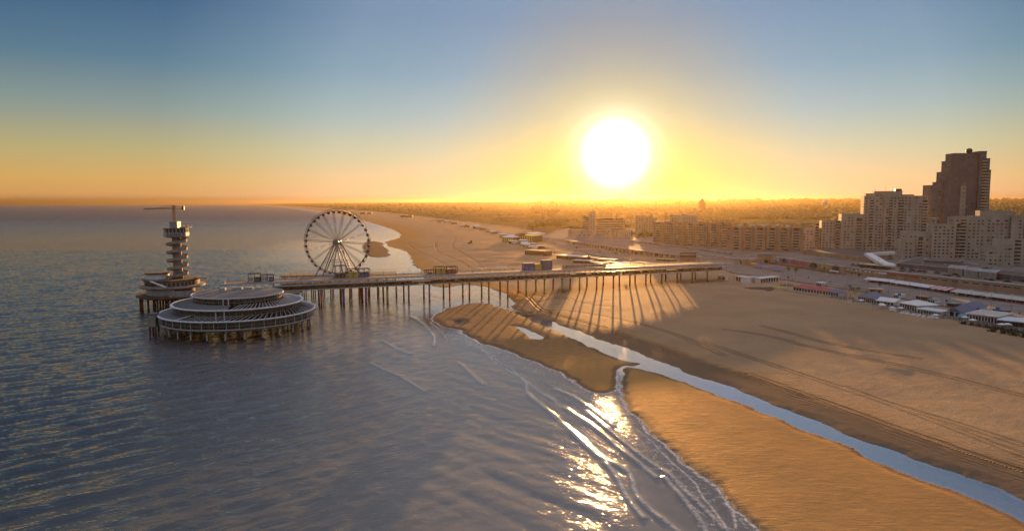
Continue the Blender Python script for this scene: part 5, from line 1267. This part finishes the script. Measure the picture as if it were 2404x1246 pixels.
# --- clubs beyond the pier
g2 = 'beach clubs beyond the pier in the low sun'
t = pavilion('tall dark club with sweeping curved white roof at the foot of the dunes', (1208, 567), (1251, 569), 22, 9.5, 'brown', 'white_metal', 'curve', g2, nwin=8, winm='yellow', overhang=3)
t = pavilion('smaller pointed roof club left of the sweeping white roof', (1178, 568), (1205, 569), 18, 7, 'brown', 'white', 'hip', g2, nwin=6, winm='yellow', slope=4)
t = pavilion('brown club with striped flat roof in the middle of the glow', (1232, 598), (1278, 601), 13, 5.2, 'brown', 'sandstone', 'flat', g2, nwin=9, winm='glass', terrace=5)
t = pavilion('low brown club with broad flat white roof', (1306, 609), (1366, 614), 13, 4.4, 'brown', 'white', 'flat', g2, nwin=10, terrace=4)
for k, (x0, y0, x1, y1, m_, lb) in enumerate(((1344, 617, 1386, 619, 'awning', 'low hut with pale lilac roof, left of the bright roofed huts'), (1374, 611, 1402, 612, 'white', 'bright white roofed hut behind the lilac roofed hut'), (1388, 622, 1414, 625, 'awning', 'pale flat roofed hut nearest the pier among the huts'), (1404, 614, 1440, 616, 'white', 'long thin bright roofed hut behind the nearest huts'), (1418, 621, 1448, 624, 'awning', 'pale roofed hut second nearest the pier end'), (1452, 622, 1480, 625, 'sandstone', 'tan roofed hut at the right end of the hut row'), (1438, 626, 1458, 628, 'white', 'small bright hut just behind the pier railing'), (1486, 622, 1530, 625, 'sandstone', 'brown hut with gold lit front near the pier gate'), (1540, 614, 1580, 616, 'yellow', 'low yellow lit hut under the billboard'))):
    pavilion(lb, (x0, y0), (x1, y1), 8, 2.6, 'brown', m_, 'flat', g2, nwin=5, name='beach_hut', cat='beach hut')
rnd = random.Random(4)
# far row of small huts and parasols along the dune foot
h0 = thing('beach_cabin', 'small cabin with pale roof in the crowded row along the dune foot', 'cabin', at(1140, 543, 3.5), 0, 'small cabins along the dune foot')
MB().box(0, 9, 0, 6, -1.5, 3.6).build('wall', 'brown', h0); MB().prism([(-.5, -.5), (9.5, -.5), (9.5, 6.5), (-.5, 6.5)], [3.603, 3.603, 4.4, 4.4], [3.8, 3.8, 4.6, 4.6]).build('roof', 'white', h0); MB().box(1.5, 7.5, -.1, -.003, .6, 2.8).build('window', 'yellow', h0)
h1 = thing('beach_cabin', 'small cabin with grey tin roof in the crowded row along the dune foot', 'cabin', at(1150, 547, 3.5), 0, 'small cabins along the dune foot')
MB().box(0, 12, 0, 7, -1.5, 3.0).build('wall', 'rust', h1); MB().box(-.5, 12.5, -.5, 7.5, 3.003, 3.3).build('roof', 'steel', h1); MB().box(1.5, 10, -.1, -.003, .6, 2.4).build('window', 'glass', h1)
line = smooth_poly([(1000, 517.5), (1040, 522), (1085, 529), (1130, 537), (1160, 548), (1180, 560), (1215, 574), (1250, 584)], 2)
for k in range(78):
    u = rnd.random() ** .8 * (len(line) - 1.01); i = int(u); f_ = u - i; x = line[i][0] * (1 - f_) + line[i + 1][0] * f_; y = line[i][1] * (1 - f_) + line[i + 1][1] * f_ + rnd.uniform(-2.5, 3.5)
    q_ = at(x + rnd.uniform(-6, 6), y, 3.5); src = h0 if rnd.random() < .55 else h1; copy_tree(src, (q_.x, q_.y, 3.2), rnd.uniform(-.5, .3), sc=rnd.uniform(.6, 1.3))
for k, (x, y) in enumerate(((846, 502), (940, 509), (860, 502.5), (952, 510))):
    q_ = at(x, y, 4); c = copy_tree(h1, (q_.x, q_.y, 3.4), 0, 'lone pale roofed cabin on the far beach' if False else ('wide pale cabin alone on the far beach below the dunes', 'low grey cabin near the lone far beach cabin', 'grey cabin next to the wide pale cabin on the far beach', 'rightmost low cabin on the far beach')[k], 2.2); c['group'] = 'lone cabins far up the beach'
# row of cars on the boulevard below the arcade
def car(label, px, py, rz, col, z=4.6, group=None):
    q_ = at(px, py, z); t = thing('parked_car', label, 'car', (q_.x, q_.y, z), rz, group)
    MB().prism([(0, 0), (4.3, 0), (4.3, 1.75), (0, 1.75)], .35, .95).build('body', col, t); MB().prism([(.9, .12), (3.7, .12), (3.7, 1.63), (.9, 1.63)], .953, 1.0).prism([(1.2, .2), (3.2, .2), (3.2, 1.55), (1.2, 1.55)], 1.0, 1.5).build('cabin', 'glass', t)
    for x in (.85, 3.4):
        for y in (-.02, 1.57): MB().tube((x, y, .33), (x, y + .2, .33), .33, n=10).build('wheel', 'dark', t)
    return t
for k, (x, y, m_, lb) in enumerate(((1390, 590, 'white', 'white van-like car in front of the arcade in the glow'), (1404, 593, 'steel', 'grey car beside the white car below the arcade'), (1425, 591, 'white', 'pale car under the gold cornice'), (1350, 583, 'steel', 'grey car at the far end of the arcade'), (1440, 596, 'dark', 'dark car nearest the huts below the arcade'))): car(lb, x, y, R(-60), m_)
c_a = car('small dark parked car on the upper boulevard above the shop row', 2110, 632, R(-62), 'dark', 8.8, 'cars parked on the upper boulevard')
c_b = car('small pale parked car on the upper boulevard above the shop row', 2130, 634, R(-62), 'steel', 8.8, 'pale cars parked on the upper boulevard')
rnd = random.Random(31)
for k in range(30):
    x = rnd.uniform(1990, 2400); q_ = at(x, 622 + (x - 1990) * .098 + rnd.choice((0, 5)), 8.85); copy_tree(rnd.choice((c_a, c_b)), (q_.x, q_.y, 8.85), R(-63 + rnd.uniform(-4, 4)))
# lamp posts
def lamp(label, px, py, h, z, group, two=False):
    q_ = at(px, py, z); t = thing('street_lamp', label, 'street lamp', (q_.x, q_.y, z), 0, group); MB().tube((0, 0, -1), (0, 0, h), .14, .08, n=6).build('pole', 'steel', t)
    b = MB().box(-.9, .9, -.15, .15, h - .02, h + .18); b.build('lamp_head', 'white', t); return t
for k in range(8): lamp('slim lamp post on the upper boulevard above the shop row', 2010 + k * 52, 626 + k * 5.2, 8, 8.8, 'lamps on the upper boulevard')
for k in range(9): lamp('tall street lamp on the promenade below the brick shop row', 1990 + k * 48, 676 + k * 7.2, 9, 4, 'lamps along the promenade below the shops')
for k, (x, y) in enumerate(((1390, 583), (1450, 602), (1494, 610), (1675, 612), (1756, 622), (1337, 575))): lamp('street lamp on the boulevard between the huts and the arcade', x, y, 9, 4.5, 'lamps along the boulevard beyond the pier')
# people: one standing body each, a single smooth skin
def person(label, px, py, z, shirt='cloth', rz=0, group=None):
    q_ = at(px, py, z); b = MB()
    prof = [((-.10, .0), .05, 0.0), ((-.10, .0), .07, .45), ((-.09, 0), .10, .85)]
    b.tube((-.11, 0, 0), (-.11, 0, .45), .06, .075, n=8, cap=True); b.tube((-.11, 0, .45), (-.09, 0, .9), .075, .11, n=8)
    b.tube((.11, .12, 0), (.11, .05, .45), .06, .075, n=8); b.tube((.11, .05, .45), (.09, 0, .9), .075, .11, n=8)
    b.tube((0, 0, .85), (0, 0, 1.15), .17, .15, n=10); b.tube((0, 0, 1.15), (0, 0, 1.45), .15, .2, n=10); b.tube((0, 0, 1.45), (0, 0, 1.56), .12, .06, n=8); b.sphere((0, 0, 1.66), .105, 10, 8, 1.2)
    for s in (-1, 1): b.tube((.2 * s, 0, 1.42), (.26 * s, .03, 1.1), .055, .045, n=6); b.tube((.26 * s, .03, 1.1), (.27 * s, -.06, .82), .045, .035, n=6)
    me_o = b.build('person', shirt, None, True, (q_.x, q_.y, z)); me_o.rotation_euler = (0, 0, rz)
    m_ = me_o.modifiers.new('remesh', 'REMESH'); m_.mode = 'VOXEL'; m_.voxel_size = .03
    tag(me_o, label, 'person', group); return me_o
ppl = [(1219, 688, 1.2, 'person in dark clothes standing on the sand under the pier'), (1222, 688.5, 1.2, 'second person standing close beside another on the sand under the pier'), (1790, 640, 4.2, 'person walking on the plaza right of the pier end'), (1830, 639, 4.2, 'person in dark clothes on the plaza below the first arches'), (1898, 654, 4.1, 'person walking on the promenade below the arched row'), (1949, 664, 4.0, 'person on the promenade before the shop row')]
for x, y, z, lb in ppl: person(lb, x, y, z)
base_p = person('person strolling on the promenade below the shop row', 2010, 680, 4.15, 'cloth', 0, 'walkers on the promenade below the shops')
rnd = random.Random(77)
for k in range(24):
    x = rnd.uniform(1740, 2400); yy = 640 + (x - 1722) * .155 + rnd.uniform(-6, 3); q_ = at(x, yy, 4.15); c = base_p.copy(); COL.objects.link(c); c.location = (q_.x, q_.y, 4.15); c.rotation_euler = (0, 0, rnd.uniform(0, 6))
p2_ = person('person walking along the pier deck', 1110, 640, 16.5, 'cloth', 0, 'walkers on the pier deck'); p2_.location = pier_pt(1110, 0, 5)
for px in (930, 948, 990, 1150, 1204, 1330, 1372, 1445, 1512, 1570, 670, 706): c = p2_.copy(); COL.objects.link(c); c.location = pier_pt(px, 0, rnd.uniform(2, 14)); c.rotation_euler = (0, 0, rnd.uniform(0, 6))
q_ = at(1949, 670, 4.0); 
# tractor on the far beach
q_ = at(1099, 573, 3.2); t = thing('beach_tractor', 'small dark tractor parked on the far beach among wheel tracks', 'tractor', (q_.x, q_.y, 3.0), R(20))
MB().box(0, 6, 0, 3, 1, 2.6).build('body', 'dark', t); MB().box(3.2, 5.8, .3, 2.7, 2.603, 5).build('cab', 'glass', t)
for x, r_ in ((1, 1.0), (4.8, 1.5)):
    for y in (-.5, 3.0): MB().tube((x, y, r_), (x, y + .5, r_), r_, n=14).build('wheel', 'dark', t)

# paved promenade before the shops and the road below the arcade
def sheet(name, pix, z, m_, lift=0.0):
    pp = G(pix, z); ar = sum(pp[i][0] * pp[(i + 1) % len(pp)][1] - pp[(i + 1) % len(pp)][0] * pp[i][1] for i in range(len(pp)))
    o_ = MB().prism(pp if ar > 0 else pp[::-1], z - 3, z).build(name, m_); tag(o_, kind='structure')
sheet('promenade', [(1590, 612), (1640, 618), (1722, 640), (1760, 645), (1850, 657), (1960, 674), (2100, 697), (2250, 724), (2404, 750), (2600, 784), (2600, 715), (2404, 690), (2200, 668), (1975, 645), (1900, 634), (1812, 621), (1740, 619), (1690, 613), (1640, 609), (1597, 607)], 4.15, 'paving')
sheet('boulevard_road', [(1296, 569), (1330, 583), (1400, 600), (1470, 612), (1588, 617), (1590, 606), (1500, 596), (1420, 584), (1330, 570)], 4.2, 'paving')
# more life on the terraces: parasols, flags, glass wind screens, benches, walkers
pr1 = thing('terrace_parasol', 'square white parasol on the terraces of the white beach clubs', 'parasol', foot(2070, 724), 0, 'white parasols on the club terraces')
MB().tube((0, 0, -1), (0, 0, 2.6), .06, n=5).build('pole', 'steel', pr1); MB().lathe([(.03, 3.1), (2.0, 2.5), (2.0, 2.35), (.03, 2.9)], 4, a0=R(45), a1=R(405)).build('canopy', 'white', pr1)
pr2 = thing('terrace_parasol', 'folded dark parasol standing on the club terraces', 'parasol', foot(1996, 701), 0, 'folded parasols on the club terraces')
MB().tube((0, 0, -1), (0, 0, 2.9), .05, n=5).build('pole', 'steel', pr2); MB().lathe([(.03, 3.0), (.12, 2.6), (.22, 1.4), (.03, 1.3)], 7).build('canopy', 'brown', pr2)
rnd = random.Random(21)
for k in range(26):
    x = 1990 + k * 15.5 + rnd.uniform(-5, 5); q_ = foot(x, 711 + (x - 1990) * .172 + rnd.uniform(-4, 5)); copy_tree(pr1 if rnd.random() < .45 else pr2, (q_.x, q_.y, 3.2), rnd.uniform(0, 1.5))
fl = thing('flag_pole', 'thin flag pole with small flag beside the beach clubs', 'flag pole', foot(1990, 704), 0, 'flag poles beside the beach clubs')
MB().tube((0, 0, -1), (0, 0, 9), .07, .04, n=5).build('pole', 'white', fl); MB().prism([(0.05, 0), (1.7, .25), (1.7, .3), (0.05, .05)], 7.7, 8.8).build('flag', 'blue', fl)
for x, y in ((1846, 679), (2106, 726), (2216, 743), (2334, 764), (2060, 700), (2160, 712), (1716, 662), (1380, 622), (1300, 612), (1462, 628)): q_ = foot(x, y); copy_tree(fl, (q_.x, q_.y, 3.2), rnd.uniform(-.6, .6))
ws = thing('glass_screen', 'waist high glass wind screen with pale posts round the club terraces', 'wind screen', foot(1950, 699), R(-32), 'glass wind screens of the beach clubs')
MB().box(0, 9, 0, .06, -.3, 1.7).build('panel', 'glass_pale', ws); b = MB()
for k in range(5): b.box(k * 2.25 - .05, k * 2.25 + .05, -.08, -.003, -.3, 1.8)
b.build('frame', 'white', ws)
for x, y, a_ in ((1968, 702, -32), (2000, 709, -32), (2046, 719, -28), (2070, 722, -30), (2104, 730, -30), (2134, 736, -30), (2168, 742, -32), (2196, 747, -32), (2236, 751, -34), (2262, 757, -34), (2290, 762, -34), (2320, 768, -34), (1985, 694, -110), (2100, 720, -110), (2215, 742, -110), (1830, 672, -20), (2350, 773, -34), (2030, 702, -110)): q_ = foot(x, y); copy_tree(ws, (q_.x, q_.y, 3.2), R(a_))
hutg = 'small storage huts behind the beach clubs'
for k, (x, y, w_, m1, m2, lb) in enumerate(((1992, 682, 14, 'brown', 'sandstone', 'small brown storage hut right of the red roof'), (2150, 705, 22, 'rust', 'brick_red', 'dark red roofed storage hut behind the white terrace bar'), (2178, 712, 16, 'white', 'steel', 'small grey roofed hut behind the white terrace bar'), (2222, 722, 18, 'brown', 'steel', 'long low grey roofed hut behind the blue hip roof'), (2098, 701, 12, 'white', 'white', 'small white hut right of the orange snack kiosk'), (2330, 738, 26, 'dark', 'blue_roof', 'dark blue roofed hut behind the big flat roof'), (1916, 672, 12, 'pale_concrete', 'white', 'pale ice cream stand on the promenade behind the red roof'))):
    pavilion(lb, (x, y), (x + w_, y + w_ * .17), 4.5, 2.7, m1, m2, 'flat', hutg, nwin=3, name='storage_hut', cat='hut', overhang=.3)
# ------------------------------------------------------------------ woods and dune scrub (uncountable)
def clumps(name, P, s, m_, seed, hi=False, flat=.75):
    rng = np.random.RandomState(seed); bm = bmesh.new(); bmesh.ops.create_icosphere(bm, subdivisions=2 if hi else 1, radius=1.0)
    V = np.array([v.co[:] for v in bm.verts]); F = np.array([[v.index for v in f.verts] for f in bm.faces]); bm.free()
    n = len(P); VV = np.repeat(V[None], n, 0) * (1 + rng.uniform(-.38, .38, (n, len(V), 1)))
    VV = VV * s[:, None, None] * np.array([1, 1, flat]); VV[:, :, 0] *= rng.uniform(.7, 1.4, n)[:, None]; VV += P[:, None, :]
    FF = (F[None] + (np.arange(n) * len(V))[:, None, None]).reshape(-1, 3); VV = VV.reshape(-1, 3)
    me = bpy.data.meshes.new(name); me.vertices.add(len(VV)); me.vertices.foreach_set('co', VV.ravel().astype(np.float32)); me.loops.add(len(FF) * 3); me.loops.foreach_set('vertex_index', FF.ravel().astype(np.int32))
    me.polygons.add(len(FF)); me.polygons.foreach_set('loop_start', np.arange(0, len(FF) * 3, 3, dtype=np.int32)); me.update(calc_edges=True)
    me.materials.append(m_); o = bpy.data.objects.new(name, me); COL.objects.link(o); tag(o, kind='stuff'); return o
def terrain_z(X, Y):
    s, b = sandfield(X, Y); return ground_height(X, Y, s, b)
fol = mat('woodland_leaves', (0.060, 0.072, 0.022), .85, noise=.35, nscale=.02, var2=(0.028, 0.036, 0.012))
fol2 = mat('dune_scrub_leaves', (0.070, 0.072, 0.026), .85, noise=.3, nscale=.03, var2=(0.035, 0.036, 0.014))
rng = np.random.RandomState(9)
n = 26000; inv = rng.uniform(1 / 15000., 1 / 1000., n) ; Yp = 1 / inv; Tp = rng.uniform(.03, .95, n)
Xp = Yp * Tp; dens = fbm(Xp / 420, Yp / 420, 4, 91); k = (dens > .40) & ~((Yp < 1300) & (Tp < .24))
fieldm = (np.abs(Yp - 1750) < 260) & (Tp > .33) & (Tp < .47)      # the open meadow
k &= ~fieldm
Xp, Yp = Xp[k], Yp[k]; z, dc, du = terrain_z(Xp, Yp); s = rng.uniform(5, 10, len(Xp)) * np.clip(Yp / 2400, .9, 5)
clumps('woodland', np.stack([Xp, Yp, z + s * .35 * np.clip(2400 / Yp, .3, 1)], 1), s, fol, 5)
n = 16000; inv = rng.uniform(1 / 12000., 1 / 950., n); Yp = 1 / inv; Tp = rng.uniform(-.42, .22, n); Xp = Yp * Tp
z, dc, du = terrain_z(Xp, Yp); dens = fbm(Xp / 150, Yp / 150, 4, 93); k = (du > .75) & (dc < -20) & (dens > .44)
Xp, Yp, z = Xp[k], Yp[k], z[k]; s = rng.uniform(1.5, 4, len(Xp)) * np.clip(Yp / 1500, .9, 6)
clumps('dune_scrub', np.stack([Xp, Yp, z + s * .15], 1), s, fol2, 6, flat=.5)
# trees between the town blocks
n = 700; Xp = rng.uniform(150, 620, n); Yp = rng.uniform(700, 1150, n); z, dc, du = terrain_z(Xp, Yp); k = (dc > 130) & (Yp > 800); Xp, Yp, z = Xp[k], Yp[k], z[k]; s = rng.uniform(3, 6, len(Xp))
clumps('town_trees', np.stack([Xp, Yp, z + s * .6], 1), s, fol, 7)
# ------------------------------------------------------------------ the hazy evening air
hz = MB().box(-60000, 60000, -400, 34500, -4, 140)
hm, ht, hn, hl = node_mat('haze'); ho = hn('ShaderNodeOutputMaterial'); hv = hn('ShaderNodeVolumePrincipled')
hv.inputs['Color'].default_value = (0.27, 0.195, 0.10, 1); hv.inputs['Density'].default_value = 3.6e-5; hv.inputs['Anisotropy'].default_value = 0.78
hl.new(hv.outputs[0], ho.inputs['Volume'])
haze = hz.build('haze', hm); tag(haze, kind='stuff')
